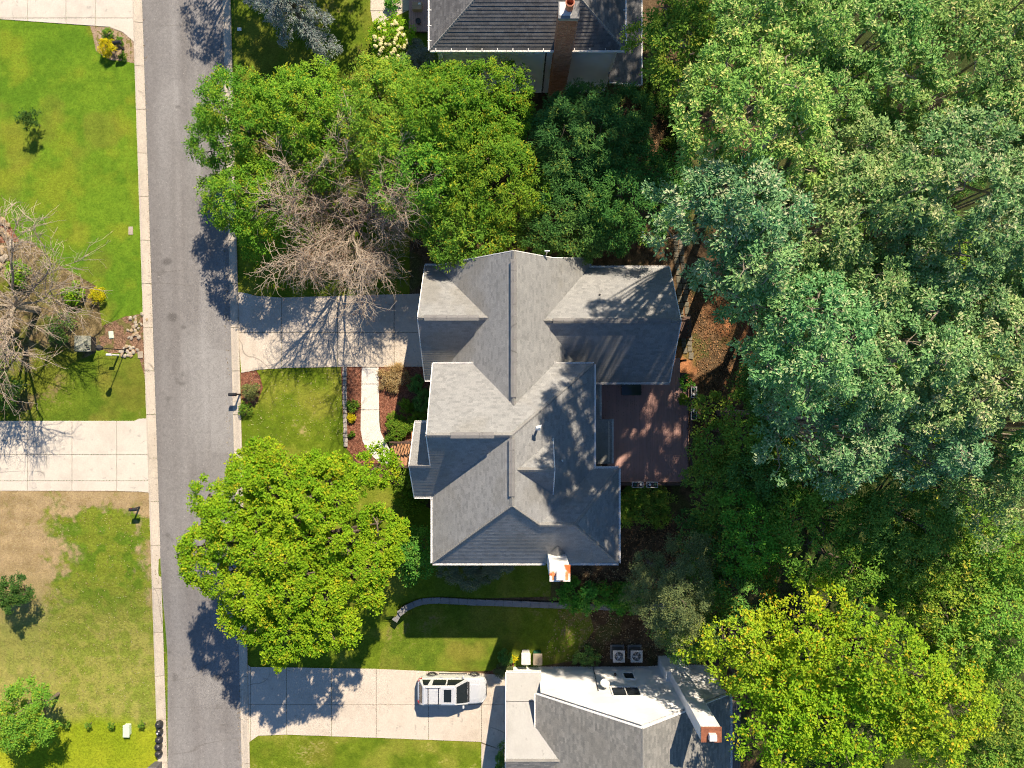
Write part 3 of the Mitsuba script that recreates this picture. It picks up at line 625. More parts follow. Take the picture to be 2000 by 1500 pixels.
put('wall', MB().box([(xw + xe) / 2 + .02, (yw_ + yn) / 2 + .05, 3.1], [10.9 - .02, yn - yw_ - .1, 7.6]), 'mat_skylit_wall', H2)
siding(H2, [(-4.5, yw_, -.6), (6.25, yw_, -.6), (6.25, yw_, 6.9), (-4.5, yw_, 6.9)], 'mat_skylit_wall')
put('corner_board', MB().box([6.2, yw_ - .02, 3.1], [.14, .06, 7.5]), 'mat_white_trim', H2); put('downspout', MB().tube([(-4.2, yw_ - .1, 0), (-4.2, yw_ - .1, 6.5), (-4.5, y0_ - .05, 6.95)], .05, 8), 'mat_white_trim', H2)
put('downspout', MB().tube([(2.05, yw_ - .08, 0), (2.05, yw_ - .08, 6.9)], .045, 8), 'mat_grey_plastic', H2)
c = put('chimney', MB().box([2.98, 19.62, 5.2], [1.0, .80, 11.9]), 'mat_mortar', H2, label='tall red brick chimney')
mb = MB()
for r_ in range(150):
    z = -.5 + r_ * .0762 + .035
    if z > 11.05: break
    for s_ in range(5):
        o = .1 * (r_ % 2)
        xa = max(2.475, 2.475 + s_ * .213 - .106 * (r_ % 2)); xb = min(3.485, 2.475 + (s_ + 1) * .213 - .106 * (r_ % 2) - .012)
        if xb - xa > .04: mb.box([(xa + xb) / 2, 19.212, z], [xb - xa, .03, .064])
    for xx in (2.473, 3.487):
        for s_ in range(4):
            ya = 19.215 + s_ * .205 + .02; mb.box([xx, ya + .09, z], [.03, .19, .064])
put('bricks', mb, 'mat_brick', c, kind='stuff')
put('crown', rbox([2.98, 19.62, 11.2], [1.12, .92, .14], .03), 'mat_grey_block', c); put('plate', MB().box([2.8, 19.66, 11.285], [.62, .7, .025]), 'mat_bin_grey', c)
put('clay_pot', MB().lathe((3.0, 19.7, 11.27), [(.21, 0), (.2, .45), (.24, .5), (.25, .62), (.19, .64), (.17, .3)], 10), 'mat_terracotta', c)
roof_slope(H2, [(6.2, 19.3, 3.25), (8.3, 19.3, 2.85), (8.3, 27, 2.85), (6.2, 27, 3.25)], 'mat_shingle_dark', .19, .03, 'low back porch roof')
trim(H2, [((6.2, 19.3, 3.25), (8.3, 19.3, 2.85))], 'fascia_board', .05, .18, -.08); trim(H2, [((8.3, 19.3, 2.85), (8.3, 27, 2.85))])
put('porch_column', MB().box([7.8, 20.45, .9], [.26, .26, 3.9]), 'mat_skylit_wall', H2, label='pale square porch column')

# ---------------------------------------------------------------- the white house at the bottom
H3 = thing('house', 'white gabled house with tall white chimney at the bottom of the photo', 'house')
g0 = -.96
yN = -19.72
put('wall', MB().hull([(x, y, z) for x in (1.85, 13.7) for y in (yN - .06, -39) for z in (g0 - .4, 3.0)] + [(7.53, yN - .06, 7.3), (7.53, -39, 7.3)]), 'mat_white_wall', H3)
put('wall', MB().hull([(x, y, z) for x in (.08, 2.2) for y in (yN - .03, -27.6) for z in (g0 - .4, 1.0)] + [(.08, -23.6, 3.8), (2.2, -23.6, 3.8)]), 'mat_white_wall', H3)
siding(H3, [(13.72, yN - .05, g0 - .2), (1.84, yN - .05, g0 - .2), (1.84, yN - .05, 3.15), (7.53, yN - .05, 7.42), (13.72, yN - .05, 3.15)], 'mat_white_wall', .19, .02)
S = lambda *a, **k_: roof_slope(H3, *a, **k_)
CR = (7.53, -19.9, 7.6)
S([CR, (1.54, -19.9, 3.1), (1.54, -22.02, 3.1), (3.0, -23.6, 4.2), (1.54, -25.18, 3.1), (1.54, -40, 3.1), (7.53, -40, 7.6)], 'mat_shingle_light', .17, .012)
S([CR, (7.53, -40, 7.6), (14.0, -40, 3.1), (14.0, -19.9, 3.1)], 'mat_shingle_light', .17, .012)
kk = put('roof_slope', deck_prism([(-.4, -19.3, 1.2), (-.4, -23.6, 4.2), (3.0, -23.6, 4.2), (1.54, -22.02, 3.1), (1.95, -21.9, 3.014), (1.95, -19.3, 1.2)]), 'mat_membrane', H3, label='smooth pale low roof wing')
put('seam', MB().beam((-.4, -20.75, 2.225), (1.5, -20.75, 2.225), .05, .02), 'mat_vent', kk)
S([(3.0, -23.6, 4.2), (-.4, -23.6, 4.2), (-.4, -28, 1.2), (1.54, -25.3, 3.0)], 'mat_shingle_light', .17, .012)
caps(H3, [(CR, (7.53, -30, 7.6)), ((-.4, -23.6, 4.2), (3.0, -23.6, 4.2))], 'mat_cap', .24)
trim(H3, [((14.0, -40, 3.1), (14.0, -19.9, 3.1)), ((1.54, -19.9, 3.1), (1.54, -22.0, 3.1)), ((1.95, -19.3, 1.2), (-.4, -19.3, 1.2))])
trim(H3, [(CR, (1.54, -19.9, 3.1)), ((14.0, -19.9, 3.1), CR), ((-.4, -19.3, 1.2), (-.4, -23.6, 4.2)), ((-.4, -23.6, 4.2), (-.4, -28, 1.2))], 'fascia_board', .05, .16, -.09)
yf = yN + .0
def window(x0, x1, z0, z1, bars, label):
    k = put('window', MB().beam((x0, yf, z0), (x1, yf, z0), .09, .09).beam((x0, yf, z1), (x1, yf, z1), .08, .08).beam((x0, yf, z0), (x0, yf, z1), .08, .08, (1, 0, 0)).beam((x1, yf, z0), (x1, yf, z1), .08, .08, (1, 0, 0)), 'mat_white_trim', H3, label=label)
    xs = np.linspace(x0, x1, bars + 1)
    for a, b in zip(xs[:-1], xs[1:]): put('pane', MB().box([(a + b) / 2, yf - .02, (z0 + z1) / 2], [b - a - .05, .03, z1 - z0 - .05]), 'mat_win_glass', k)
    for a in xs[1:-1]: put('mullion', MB().box([a, yf + .005, (z0 + z1) / 2], [.05, .05, z1 - z0]), 'mat_white_trim', k)
window(7.55, 8.25, .15, 1.15, 1, 'small window'); window(6.4, 8.2, 2.4, 3.75, 2, 'wide two pane window')
put('downspout', MB().tube([(5.65, yf + .02, g0), (5.6, yf + .02, 1.0), (5.55, yf + .02, 3.0)], .03, 6), 'mat_grey_plastic', H3)
put('wall_lamp', MB().lathe((6.98, yf + .08, .55), [(.0, .2), (.09, .14), (.07, -.05), (.0, -.08)], 8), 'mat_black', H3)
dish = put('satellite_dish', MB().tube([(6.0, yf, 2.6), (6.0, yf + .35, 2.75)], .03, 6), 'mat_bin_grey', H3)
dv = MB().lathe((0, 0, 0), [(.0, .0), (.12, .012), (.22, .04), (.3, .08), (.29, .09), (.2, .05), (.0, .02)], 16); v, f = dv.get(); put('reflector', (v @ rot(0, -.9).T + [6.0, yf + .38, 2.8], f), 'mat_bin_grey', dish, smooth=40)
c = put('chimney', MB().hull([(x, y, z) for x in (10.22, 11.8) for y in (-19.06, yN - .2) for z in (g0 - .3, 1.5)]), 'mat_white_wall', H3, label='tall white chimney stack with rusty metal top')
put('stack', MB().box([11.05, -19.45, 5.15], [1.08, .77, 7.9]), 'mat_white_wall', c)
put('cap', rbox([11.05, -19.45, 9.14], [1.16, .85, .1], .02), 'mat_rust', c); put('flue_box', rbox([11.08, -19.5, 9.33], [.42, .36, .3], .03), 'mat_bin_grey', c)
k = thing('deck', 'weathered dark wooden deck at the right side of the white house', 'deck')
for i in range(9): put('board', MB().box([14.3 + i * .155, -24.0, .1], [.146, 4.6, .04]), 'mat_wood_grey', k)
put('frame', MB().box([14.95, -24.0, -.35], [1.3, 4.5, .8]), 'mat_wood_dark', k)
# ================================================================ TREES AND PLANTS
def unit(v): return v / (np.linalg.norm(v, axis=-1, keepdims=True) + 1e-9)
def leaf_mesh(p, nrm, ax, L, Wd, col):
    """Folded leaf blades: centres p, normals, long axes, lengths, widths, colours."""
    ax = unit(ax - (ax * nrm).sum(1, keepdims=True) * nrm); b = np.cross(nrm, ax)
    L, Wd = L[:, None], Wd[:, None]
    v = np.stack([p - ax * L / 2, p + b * Wd / 2 + nrm * Wd * .18 - ax * L * .05, p + ax * L / 2 - nrm * L * .08, p - b * Wd / 2 + nrm * Wd * .18 - ax * L * .05], 1)
    m = len(p); i = np.arange(m)[:, None] * 4
    f = np.concatenate([i + [0, 2, 1], i + [0, 3, 2]], 1).reshape(-1, 3)
    return v.reshape(-1, 3), f, np.repeat(col, 4, axis=0)
STY = {  # leaf length, width, palette (clump colours), accent, accent share, leaf area index, clump radius, material
    'maple': (.165, .11, [(.18, .395, .024), (.245, .455, .027), (.325, .505, .03)], (.45, .50, .036), .10, 5.0, .34, 'mat_leaf'),
    'row': (.18, .075, [(.16, .36, .045), (.22, .42, .05), (.31, .475, .052)], (.48, .50, .05), .10, 4.9, .38, 'mat_leaf'),
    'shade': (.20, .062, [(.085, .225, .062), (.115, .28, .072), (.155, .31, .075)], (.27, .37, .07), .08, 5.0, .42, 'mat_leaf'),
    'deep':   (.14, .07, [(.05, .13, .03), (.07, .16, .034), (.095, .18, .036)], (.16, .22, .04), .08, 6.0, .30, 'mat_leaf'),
    'oak': (.175, .085, [(.175, .35, .125), (.24, .42, .15), (.33, .49, .18)], (.54, .60, .30), .18, 4.0, .36, 'mat_leaf_gloss'),
    'oaky':   (.175, .085, [(.18, .37, .10), (.245, .44, .12), (.33, .50, .145)], (.55, .60, .24), .18, 4.0, .36, 'mat_leaf_gloss'),
    'oakb': (.175, .085, [(.16, .345, .14), (.22, .41, .165), (.305, .475, .19)], (.52, .58, .31), .18, 4.0, .36, 'mat_leaf_gloss'),
    'under': (.18, .095, [(.18, .37, .06), (.24, .43, .068), (.32, .47, .07)], (.48, .51, .08), .12, 4.4, .38, 'mat_leaf'),
    'dark': (.17, .08, [(.13, .29, .07), (.175, .345, .078), (.235, .39, .085)], (.36, .44, .08), .10, 4.8, .38, 'mat_leaf'),
    'kelly': (.16, .10, [(.10, .33, .05), (.14, .39, .055), (.19, .43, .06)], (.32, .42, .06), .08, 5.0, .36, 'mat_leaf'),
    'berry': (.17, .10, [(.11, .28, .065), (.15, .33, .075), (.20, .37, .085)], (.62, .38, .07), .08, 5.0, .40, 'mat_leaf'),
    'olive': (.12, .047, [(.16, .21, .08), (.20, .25, .095), (.25, .28, .105)], (.32, .33, .1), .10, 5.6, .38, 'mat_leaf'),
    'yellow': (.175, .12, [(.215, .40, .028), (.295, .465, .03), (.41, .52, .034)], (.57, .46, .036), .07, 4.6, .36, 'mat_leaf'),
    'box':    (.075, .05, [(.14, .28, .03), (.18, .33, .035), (.22, .36, .04)], (.3, .38, .04), .1, 7.0, .16, 'mat_leaf'),
    'boxd': (.075, .05, [(.12, .28, .06), (.15, .33, .065), (.18, .35, .068)], (.24, .38, .07), .1, 7.0, .16, 'mat_leaf'),
    'gold':   (.085, .05, [(.50, .46, .015), (.58, .52, .02), (.64, .56, .02)], (.4, .45, .02), .15, 7.0, .16, 'mat_leaf'),
    'shrub':  (.11, .06, [(.11, .24, .03), (.15, .29, .035), (.19, .32, .04)], (.3, .35, .04), .1, 6.0, .22, 'mat_leaf'),
    'dusty':  (.10, .05, [(.20, .26, .18), (.25, .31, .22), (.30, .34, .23)], (.5, .5, .3), .04, 5.5, .25, 'mat_leaf'),
    'straw':  (.30, .022, [(.52, .35, .14), (.60, .42, .18), (.62, .47, .24)], (.36, .22, .09), .15, 4.0, .3, 'mat_leaf'),
}
def crown(seed, c, R, th, sty, sx=1.0, sy=1.0, lobes=None, dens=1.0, flat=.75, rough=.2, lob_r=.42):
    """Leaves of a crown: lobes on a dome, clumps on the lobes, leaves in the clumps. c = centre of the dome's base plane."""
    g = np.random.default_rng(seed); L, Wd, pal, acc, ash, lai, rc, mat = STY[sty]
    rc = min(rc, R * .4)
    nl = lobes or int(np.clip(5 + R * R * .9, 7, 40))
    # lobes: evenly spread over the dome (golden spiral with jitter)
    k = np.arange(nl) + .5; rr = np.sqrt(k / nl) * .80; an = k * 2.39996 + g.uniform(0, 6.3)
    rr = np.clip(rr + g.normal(0, .06, nl), 0, .92); an = an + g.normal(0, .25, nl)
    ang = np.array([1 + rough * (np.sin(2 * a + seed) * .5 + np.sin(3 * a + seed * 1.7) * .4 + np.sin(5 * a + seed * .3) * .3) for a in an])
    lx, ly = rr * np.cos(an) * R * ang * sx, rr * np.sin(an) * R * ang * sy
    lz = c[2] + th * (np.sqrt(np.clip(1 - (rr * .95) ** 2, 0, 1)) - lob_r * flat) + g.normal(0, .07 * th, nl)
    lr = R * lob_r * g.uniform(.65, 1.05, nl) * np.clip(1.9 / np.sqrt(nl / 7), .55, 1.15)
    lobe = np.column_stack([c[0] + lx, c[1] + ly, lz])
    # clumps on each lobe
    C, N, S = [], [], []
    for i in range(nl):
        m = max(4, int((2.5 if 'oak' in sty else 3.6) * (lr[i] / rc) ** 2)); d = unit(g.normal(size=(m, 3))); d[:, 2] = np.where(d[:, 2] < -.25, -d[:, 2] * .6, d[:, 2]); d = unit(d)
        C.append(lobe[i] + d * lr[i] * np.array([1, 1, flat]) * g.uniform(.72, 1.10, (m, 1))); N.append(d); S.append(np.full(m, i))
    C, N, S = np.vstack(C), np.vstack(N), np.concatenate(S)
    keep = np.ones(len(C), bool)
    for i in range(nl):
        q = (C - lobe[i]) / (lr[i] * np.array([1, 1, flat])); keep &= ~((np.linalg.norm(q, axis=1) < .68) & (S != i))
    C, N, S = C[keep], N[keep], S[keep]
    n = int(np.pi * R * R * sx * sy * lai * dens / (.55 * L * Wd)); per = n / len(C)
    w = g.uniform(.4, 1.6, len(C)); idx = np.repeat(np.arange(len(C)), np.maximum(3, (w * per)).astype(int))
    m = len(idx); o = unit(g.normal(size=(m, 3))) * (g.random((m, 1)) ** .45) * np.array([1, 1, .6]) * rc * g.uniform(.7, 1.25, len(C))[idx][:, None]
    p = C[idx] + o
    nrm = unit(N[idx] * .35 + g.normal(size=(m, 3)) * .55 + np.array([0, 0, .75]))
    ax = unit(o / rc + N[idx] * .45 + g.normal(size=(m, 3)) * .35 - np.array([0, 0, .25]))
    pal = np.array(pal); t = np.clip(g.normal(.5, .27, len(C)) + (g.normal(0, .18, nl))[S], 0, 1)[idx] * 1.999
    i0 = t.astype(int); col = pal[i0] * (1 - (t - i0))[:, None] + pal[np.minimum(i0 + 1, 2)] * (t - i0)[:, None]
    ca = g.random(len(C)) < ash; a = (g.random(m) < ash * .6) | (ca[idx] & (g.random(m) < .45)); col = np.where(a[:, None], np.array(acc), col)
    col = col * g.uniform(.78, 1.22, (m, 1))
    return leaf_mesh(p, nrm, ax, L * g.uniform(.7, 1.25, m), Wd * g.uniform(.75, 1.2, m), col), lobe, C
def tree(label, cat, c, R, th, sty, seed, name=None, group=None, ground=None, trunk_r=None, bark='mat_bark', lean=(0, 0), **kw):
    """c: centre of the crown (x, y, z of the base of its dome)."""
    k = thing(name or 'tree', label, cat, group)
    (v, f, col), lobe, C = crown(seed, c, R, th, sty, **kw)
    tg = np.random.default_rng(seed + 5); col = col * tg.uniform(.86, 1.12) * np.array([tg.uniform(.9, 1.12), 1.0, tg.uniform(.85, 1.15)])
    put('crown', (v, f), STY[sty][7], k, color=col)
    g = np.random.default_rng(seed + 999); gz = float(h(c[0], c[1])) if ground is None else ground
    r = trunk_r or max(.03, R * .055)
    base = np.array([c[0] + lean[0], c[1] + lean[1], gz - .1]); fork = np.array([c[0] + lean[0] * .85, c[1] + lean[1] * .85, gz + (c[2] - gz) * .75 + .15 * th])
    mid = (base + fork) / 2 + np.r_[g.normal(0, .04 * R, 2), 0]
    put('trunk', MB().tube([base, base + (mid - base) * .12, mid, fork], [r * 1.5, r * 1.1, r * .9, r * .7], 9), bark, k)
    mb = MB()
    for l in lobe:
        m_ = (fork + l) / 2 + [0, 0, -.06 * th]; mb.tube([fork, m_, l], [r * .5, r * .32, r * .14], 6, False)
        near = C[np.argsort(np.linalg.norm(C - l, axis=1))[:7]]
        for q in near[::2]: mb.tube([l, (l + q) / 2 + g.normal(0, .03 * R, 3), q], [r * .14, r * .09, r * .04], 4, False)
    put('branches', mb, bark, k)
    return k
def T3(label, px, py, rpx, ztop, th, sty, seed, cat='tree', **kw):
    """Crown seen at (px, py) with radius rpx in the photograph and its top at ztop."""
    zc = ztop - th * .35; c = W(px, py, zc); R = rpx * (CAM - zc) / FOC
    return tree(label, cat, (c[0], c[1], ztop - th), R, th, sty, seed, **kw)
# --- the lime green maple by the road
T3('big round lime green maple covering the road edge below the front lawn', 567, 1078, 248, 9.5, 5.5, 'maple', 14, name='maple_tree', lobes=80, lob_r=.29, rough=.03, dens=1.1)
# --- the row of trees left of and above the main house
ROWG = 'green trees in a row above the main house'
for i, (px, py, r, zt, lab) in enumerate([
    (462, 225, 98, 8.3, 'yellow tipped green tree overhanging the road, upper left of the row'),
    (497, 385, 100, 7.6, 'yellow tipped green tree overhanging the road, lower left of the row'),
    (600, 215, 92, 8.4, 'green tree second from the left along the top edge of the row'),
    (745, 215, 100, 8.8, 'green tree in the middle of the top edge of the row'),
    (610, 300, 76, 7.6, 'green tree directly above the bare brown tree'),
    (895, 225, 118, 9.2, 'green tree touching the wall of the top house, right end of the row'),
    (815, 320, 95, 8.6, 'green tree in the centre of the row above the main house'),
    (950, 340, 105, 8.8, 'bright green tree beside the dark shaded tree at the right of the row'),
    (905, 440, 88, 7.8, 'bright green tree touching the top edge of the grey main roof')]):
    T3(lab, px, py, r, zt, 5.2, 'row', 20 + i, lobes=17, lob_r=.46, dens=1.1)
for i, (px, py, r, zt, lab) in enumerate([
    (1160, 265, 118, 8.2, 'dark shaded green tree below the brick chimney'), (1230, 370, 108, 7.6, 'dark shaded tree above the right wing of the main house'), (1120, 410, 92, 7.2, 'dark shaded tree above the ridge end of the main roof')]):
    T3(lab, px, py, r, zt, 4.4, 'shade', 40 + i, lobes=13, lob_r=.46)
# --- woods on the right
OAKG = 'tall oaks of the wood right of the house'
for i, (px, py, r, zt, th, s, lab) in enumerate([
    (1345, 75, 105, 14, 6, 'under', 'bright green tree right of the top house, leftmost at the top of the wood'),
    (1490, 215, 178, 24, 6.5, 'oaky', 'tall oak of the wood nearest the dark shaded tree'),
    (1680, 85, 215, 21, 6.5, 'oaky', 'tall yellowish oak at the top edge of the wood'),
    (1925, 110, 205, 21, 6.5, 'oaky', 'tall yellowish oak in the top right corner'),
    (1440, 420, 150, 24, 6.5, 'oakb', 'blue green oak leaning toward the right wing of the main house'),
    (1650, 400, 205, 22, 6.5, 'oak', 'tallest grey green oak in the middle of the wood'),
    (1885, 400, 210, 22, 6.5, 'oak', 'tall grey green oak at the right edge, second down'),
    (1592, 640, 160, 23, 6.5, 'oakb', 'blue green oak beside the bare orange soil'),
    (1475, 515, 100, 24, 6, 'oakb', 'blue green oak limb crown above the end of the right wing'),
    (1760, 640, 200, 21, 6.5, 'oak', 'grey green oak in the right half, third down from the top'),
    (1640, 835, 140, 19, 6.5, 'oakb', 'blue green oak, lowest of the tall oaks'),
    (1940, 690, 190, 20, 6.5, 'oak', 'grey green oak at the right edge, third down'),
    (1530, 15, 150, 23, 6.5, 'oaky', 'tall oak at the top edge between the bright tree and the yellowish oak'),
    (2040, 250, 120, 20, 6.5, 'oak', 'oak cut by the right edge of the photo, upper'), (2045, 560, 120, 20, 6.5, 'oak', 'oak cut by the right edge of the photo, middle'), (2035, 850, 110, 18, 6, 'oak', 'oak cut by the right edge of the photo, lower'),
    (1830, 850, 120, 18, 7, 'oakb', 'smaller blue green oak right of the lowest oak')]):
    T3(lab, px, py, r, zt, th, s, 60 + i, name='oak_tree', bark='mat_bark_pale', lobes=24 if i in (2, 3, 5, 6, 9, 10) else 30, lob_r=.30 if i in (2, 3, 5, 6, 9, 10) else .33, rough=.30, dens=.92 if i in (2, 3, 5, 6, 9, 10) else 1.0, trunk_r=.22, lean=(5.0, 3.2) if px < 1600 else (0, 0))
for i, (px, py, r, zt, th, s, lab, kw) in enumerate([
    (1462, 850, 95, 8.5, 4.5, 'under', 'leafy green small tree right of the deck', {}),
    (1425, 965, 82, 7.2, 4, 'under', 'leafy green small tree at the lower right corner of the deck', {}),
    (1500, 940, 90, 8.5, 4.5, 'dark', 'dark small tree under the lowest oak', {}),
    (1490, 1045, 78, 10, 4.5, 'kelly', 'vivid green tree above the yellow maples', {}),
    (1400, 1060, 75, 6.5, 4, 'berry', 'dark leaved tree with orange specks left of the vivid green tree', {}),
    (1440, 1140, 88, 8.2, 4.5, 'berry', 'dark leaved tree with orange specks above the leftmost yellow maple', {}),
    (1318, 1165, 92, 10.0, 6, 'olive', 'dull olive evergreen between the main house and the wood', {'sx': .66, 'sy': 1.38}),
    (1352, 1245, 62, 8.0, 5, 'dark', 'dark narrow tree above the white chimney', {}),
    (1640, 1040, 125, 11, 5, 'under', 'shaded green tree above the middle yellow maple', {}),
    (1790, 1010, 125, 12, 5, 'dark', 'dark shaded tree in the gap of the wood, left', {}),
    (1880, 1110, 125, 11.5, 5, 'under', 'dark shaded tree in the gap of the wood, right', {}),
    (1740, 1150, 105, 9.5, 5, 'dark', 'dark shaded tree above the rightmost large yellow maple', {}),
    (1725, 470, 95, 9.5, 4.5, 'dark', 'dark understory tree below the tall oaks, left', {}), (1680, 560, 110, 10, 5, 'under', 'green understory tree below the tall oaks, middle', {}),
    (1800, 500, 110, 10, 5, 'dark', 'dark understory tree below the tall oaks, right', {}), (1735, 195, 105, 10, 5, 'under', 'green understory tree below the upper oaks', {}),
    (1850, 275, 115, 11, 5, 'dark', 'dark understory tree below the upper oaks, right', {}), (1440, 60, 105, 11, 5, 'under', 'green tree behind the bright tree at the top of the wood', {}),
    (1560, 760, 100, 9, 4.5, 'dark', 'dark understory tree above the lowest oak', {}), (1740, 800, 110, 10, 5, 'under', 'green understory tree right of the lowest oak', {}), (1900, 560, 110, 11, 5, 'under', 'green understory tree near the right edge', {}),
    (1955, 955, 95, 17, 7, 'oaky', 'yellow green tree at the right edge of the photo', {}),
    (1965, 1225, 110, 13, 6, 'under', 'green tree at the right edge above the corner maple', {}),
    (1598, 1252, 90, 13, 6, 'yellow', 'yellow maple highest up among the yellow maples', {}),
    (1462, 1275, 92, 11.5, 5.5, 'yellow', 'yellow maple beside the white chimney', {}),
    (1555, 1335, 88, 12, 6, 'yellow', 'yellow maple in the centre of the group', {}),
    (1765, 1330, 108, 15, 6.5, 'yellow', 'large yellow maple, upper right of the group', {}),
    (1530, 1432, 84, 12, 6, 'yellow', 'yellow maple at the lower edge right of the white house', {}),
    (1668, 1430, 104, 14, 6.5, 'yellow', 'yellow maple at the bottom edge, middle of the group', {}),
    (1850, 1420, 112, 15, 6.5, 'yellow', 'yellow maple nearest the bottom right corner', {}),
    (1655, 1310, 74, 9.5, 5, 'under', 'small green tree between the yellow maples, middle', {}), (1590, 1430, 60, 9, 4.5, 'under', 'small green tree between the yellow maples at the bottom', {}),
    (1765, 1420, 62, 10, 5, 'under', 'small green tree between the yellow maples, right', {}), (1885, 1285, 82, 10.5, 5, 'under', 'green tree right of the large upper yellow maple', {}),
    (2030, 1490, 90, 12, 6, 'under', 'green tree cut by the bottom right corner', {}), (1990, 1090, 90, 13, 6, 'under', 'green tree at the right edge below the yellow green oak', {}), (1925, 1500, 80, 11, 5, 'under', 'green tree at the bottom edge near the right corner', {}),
    (1975, 1400, 80, 13, 6, 'under', 'green tree in the bottom right corner', {})]):
    T3(lab, px, py, r, zt, th, s, 90 + i, lobes=14 if r < 120 else 20, lob_r=.44, rough=.25, **{'dens': .74, **kw})
# --- trees standing outside the frame, whose shade falls into it
for i, (x, y, R, zt, th, lab) in enumerate([(-17.6, 31.2, 2.4, 9, 4, 'small tree beyond the top edge beside the road'), (-12.5, 32.0, 4.4, 10, 5, 'broad tree beyond the top edge above the shaded lawn'),
    (11.5, 27.5, 4.6, 22, 9, 'tall oak beyond the top edge right of the house'), (14.0, 34, 5.6, 23, 9, 'tall oak farther beyond the top edge'), (24, 27, 5, 22, 9, 'tall oak beyond the top edge above the wood'),
    (-33.8, 3.6, 2.6, 8.5, 5, 'tree beyond the left edge by the cream driveway'), (-36.2, .5, 2.6, 9, 5, 'second tree beyond the left edge by the cream driveway')]):
    tree(lab, 'tree', (x, y, zt - th), R, th, 'oak' if zt > 15 else 'under', 130 + i, lobes=14, lob_r=.45, dens=.85 if i in (1, 2, 3) else .4)
# --- shrubs and small trees
def shrub(label, px, py, rpx, ht, sty, seed, cat='shrub', name='shrub', group=None, lobes=9, base=.0, **kw):
    z = float(h(*G(px, py))); c = W(px, py, z + ht * .5); R = rpx * (CAM - z - ht * .5) / FOC
    return tree(label, cat, (c[0], c[1], z + base), R, ht - base, sty, seed, name=name, group=group, lobes=lobes, lob_r=.5, rough=kw.pop('rough', .08), **kw)
shrub('dark rounded boxwood in the shade nearest the garage', 812, 751, 14, 1.0, 'boxd', 201, name='boxwood_shrub'); shrub('large dark boxwood against the house wall', 832, 782, 21, 1.2, 'boxd', 202, name='boxwood_shrub')
shrub('small boxwood half in sun, gold on its lit side', 794, 793, 13, .8, 'box', 203, name='boxwood_shrub'); shrub('largest round light green boxwood above the porch steps', 777, 833, 22, 1.2, 'box', 204, name='boxwood_shrub', lobes=14)
shrub('green boxwood tucked beside the small porch roof', 815, 822, 20, 1.1, 'box', 205, name='boxwood_shrub'); shrub('low green plant at the foot of the porch steps', 762, 858, 9, .5, 'shrub', 206, lobes=5)
shrub('small olive green shrub in the mulch left of the front path', 688, 792, 10, .6, 'shrub', 207); shrub('small bright yellow flowering shrub in the mulch left of the front path', 686, 816, 8, .5, 'gold', 208); shrub('tiny green shrub in the mulch above the maple', 687, 848, 7, .4, 'shrub', 209, lobes=5)
shrub('golden dry ornamental grass beside the front path', 766, 738, 25, .7, 'straw', 210, cat='grass', name='ornamental_grass', dens=1.0)
shrub('straggly bush with dark leaves by the road and mailbox', 488, 762, 15, 1.5, 'olive', 211, dens=.9, lobes=12, rough=.3); shrub('low dark green bush below the roadside mailbox', 479, 796, 13, .8, 'shrub', 212, dens=.6)
shrub('bright yellow rounded shrub in the corner bed across the road', 209, 94, 15, 1.1, 'gold', 213, lobes=10); shrub('dark green shrub at the top of the corner bed', 210, 67, 10, .7, 'shrub', 214); shrub('green grassy plant above the corner mailbox', 236, 80, 8, .5, 'shrub', 215, lobes=5); shrub('small green plant at the lower tip of the corner bed', 239, 110, 8, .5, 'shrub', 216, lobes=5)
shrub('small dark evergreen sapling alone on the bright lawn', 55, 232, 18, 2.4, 'deep', 217, cat='tree', name='sapling_tree', dens=.7, rough=.35, base=.4)
shrub('small round dark green tree at the left edge of the dry lawn', 30, 1160, 32, 3.2, 'deep', 218, cat='tree', name='sapling_tree', lobes=12, base=.3)
T3('dense green round tree in the bottom left corner', 30, 1412, 66, 5.0, 4.8, 'row', 219, lobes=16)
for i, px in enumerate((127, 172, 217, 277)): shrub(['leftmost', 'second from the left', 'third from the left', 'rightmost'][i] + ' of four tiny staked saplings on the lower left lawn', px, 1417, 6.5, .9, 'shrub', 220 + i, cat='sapling', name='sapling', group='saplings in a row on the lawn', lobes=4, dens=.7)
shrub('bright green small tree beside the lower left corner of the main roof', 815, 1082, 48, 4.4, 'kelly', 225, cat='tree', name='small_tree', lobes=16, base=1.0); shrub('green bush between the lime maple and the porch roof', 800, 975, 26, 1.6, 'shrub', 226); shrub('green bush at the right rim of the lime maple', 792, 935, 22, 1.7, 'shrub', 227)
shrub('dusty grey green shrub against the lower eave of the main house', 915, 1108, 40, 1.6, 'dusty', 228, sx=1.5, sy=.75, lobes=12); shrub('dusty low shrub right of the dusty grey green shrub', 975, 1104, 22, 1.1, 'dusty', 229, sx=1.3, sy=.7)
for i, px in enumerate((1115, 1155, 1195, 1232)): shrub(['leftmost', 'second', 'third', 'rightmost'][i] + ' leafy clump of the hedge along the grey block wall', px, 1166, 30, 1.3, 'kelly', 230 + i, name='hedge_shrub', cat='hedge', group='hedge clumps along the block wall', sy=.85)
for i, (px, py) in enumerate([(1228, 973), (1262, 968), (1290, 975), (1225, 1003), (1258, 1002), (1288, 1004)]): shrub(['upper left', 'upper middle', 'upper right', 'lower left', 'lower middle', 'lower right'][i] + ' dark leafy shrub of the bed below the deck', px, py, 23, 1.2, 'under', 240 + i, name='bed_shrub', group='dark shrubs in the bed below the deck')
shrub('large bush with cream flower heads left of the top house', 762, 78, 40, 2.0, 'maple', 250, name='hydrangea_bush', lobes=16, dens=.8); shrub('grey green rounded bush between the flowering bush and the top house', 808, 113, 32, 1.8, 'dusty', 251, lobes=10)
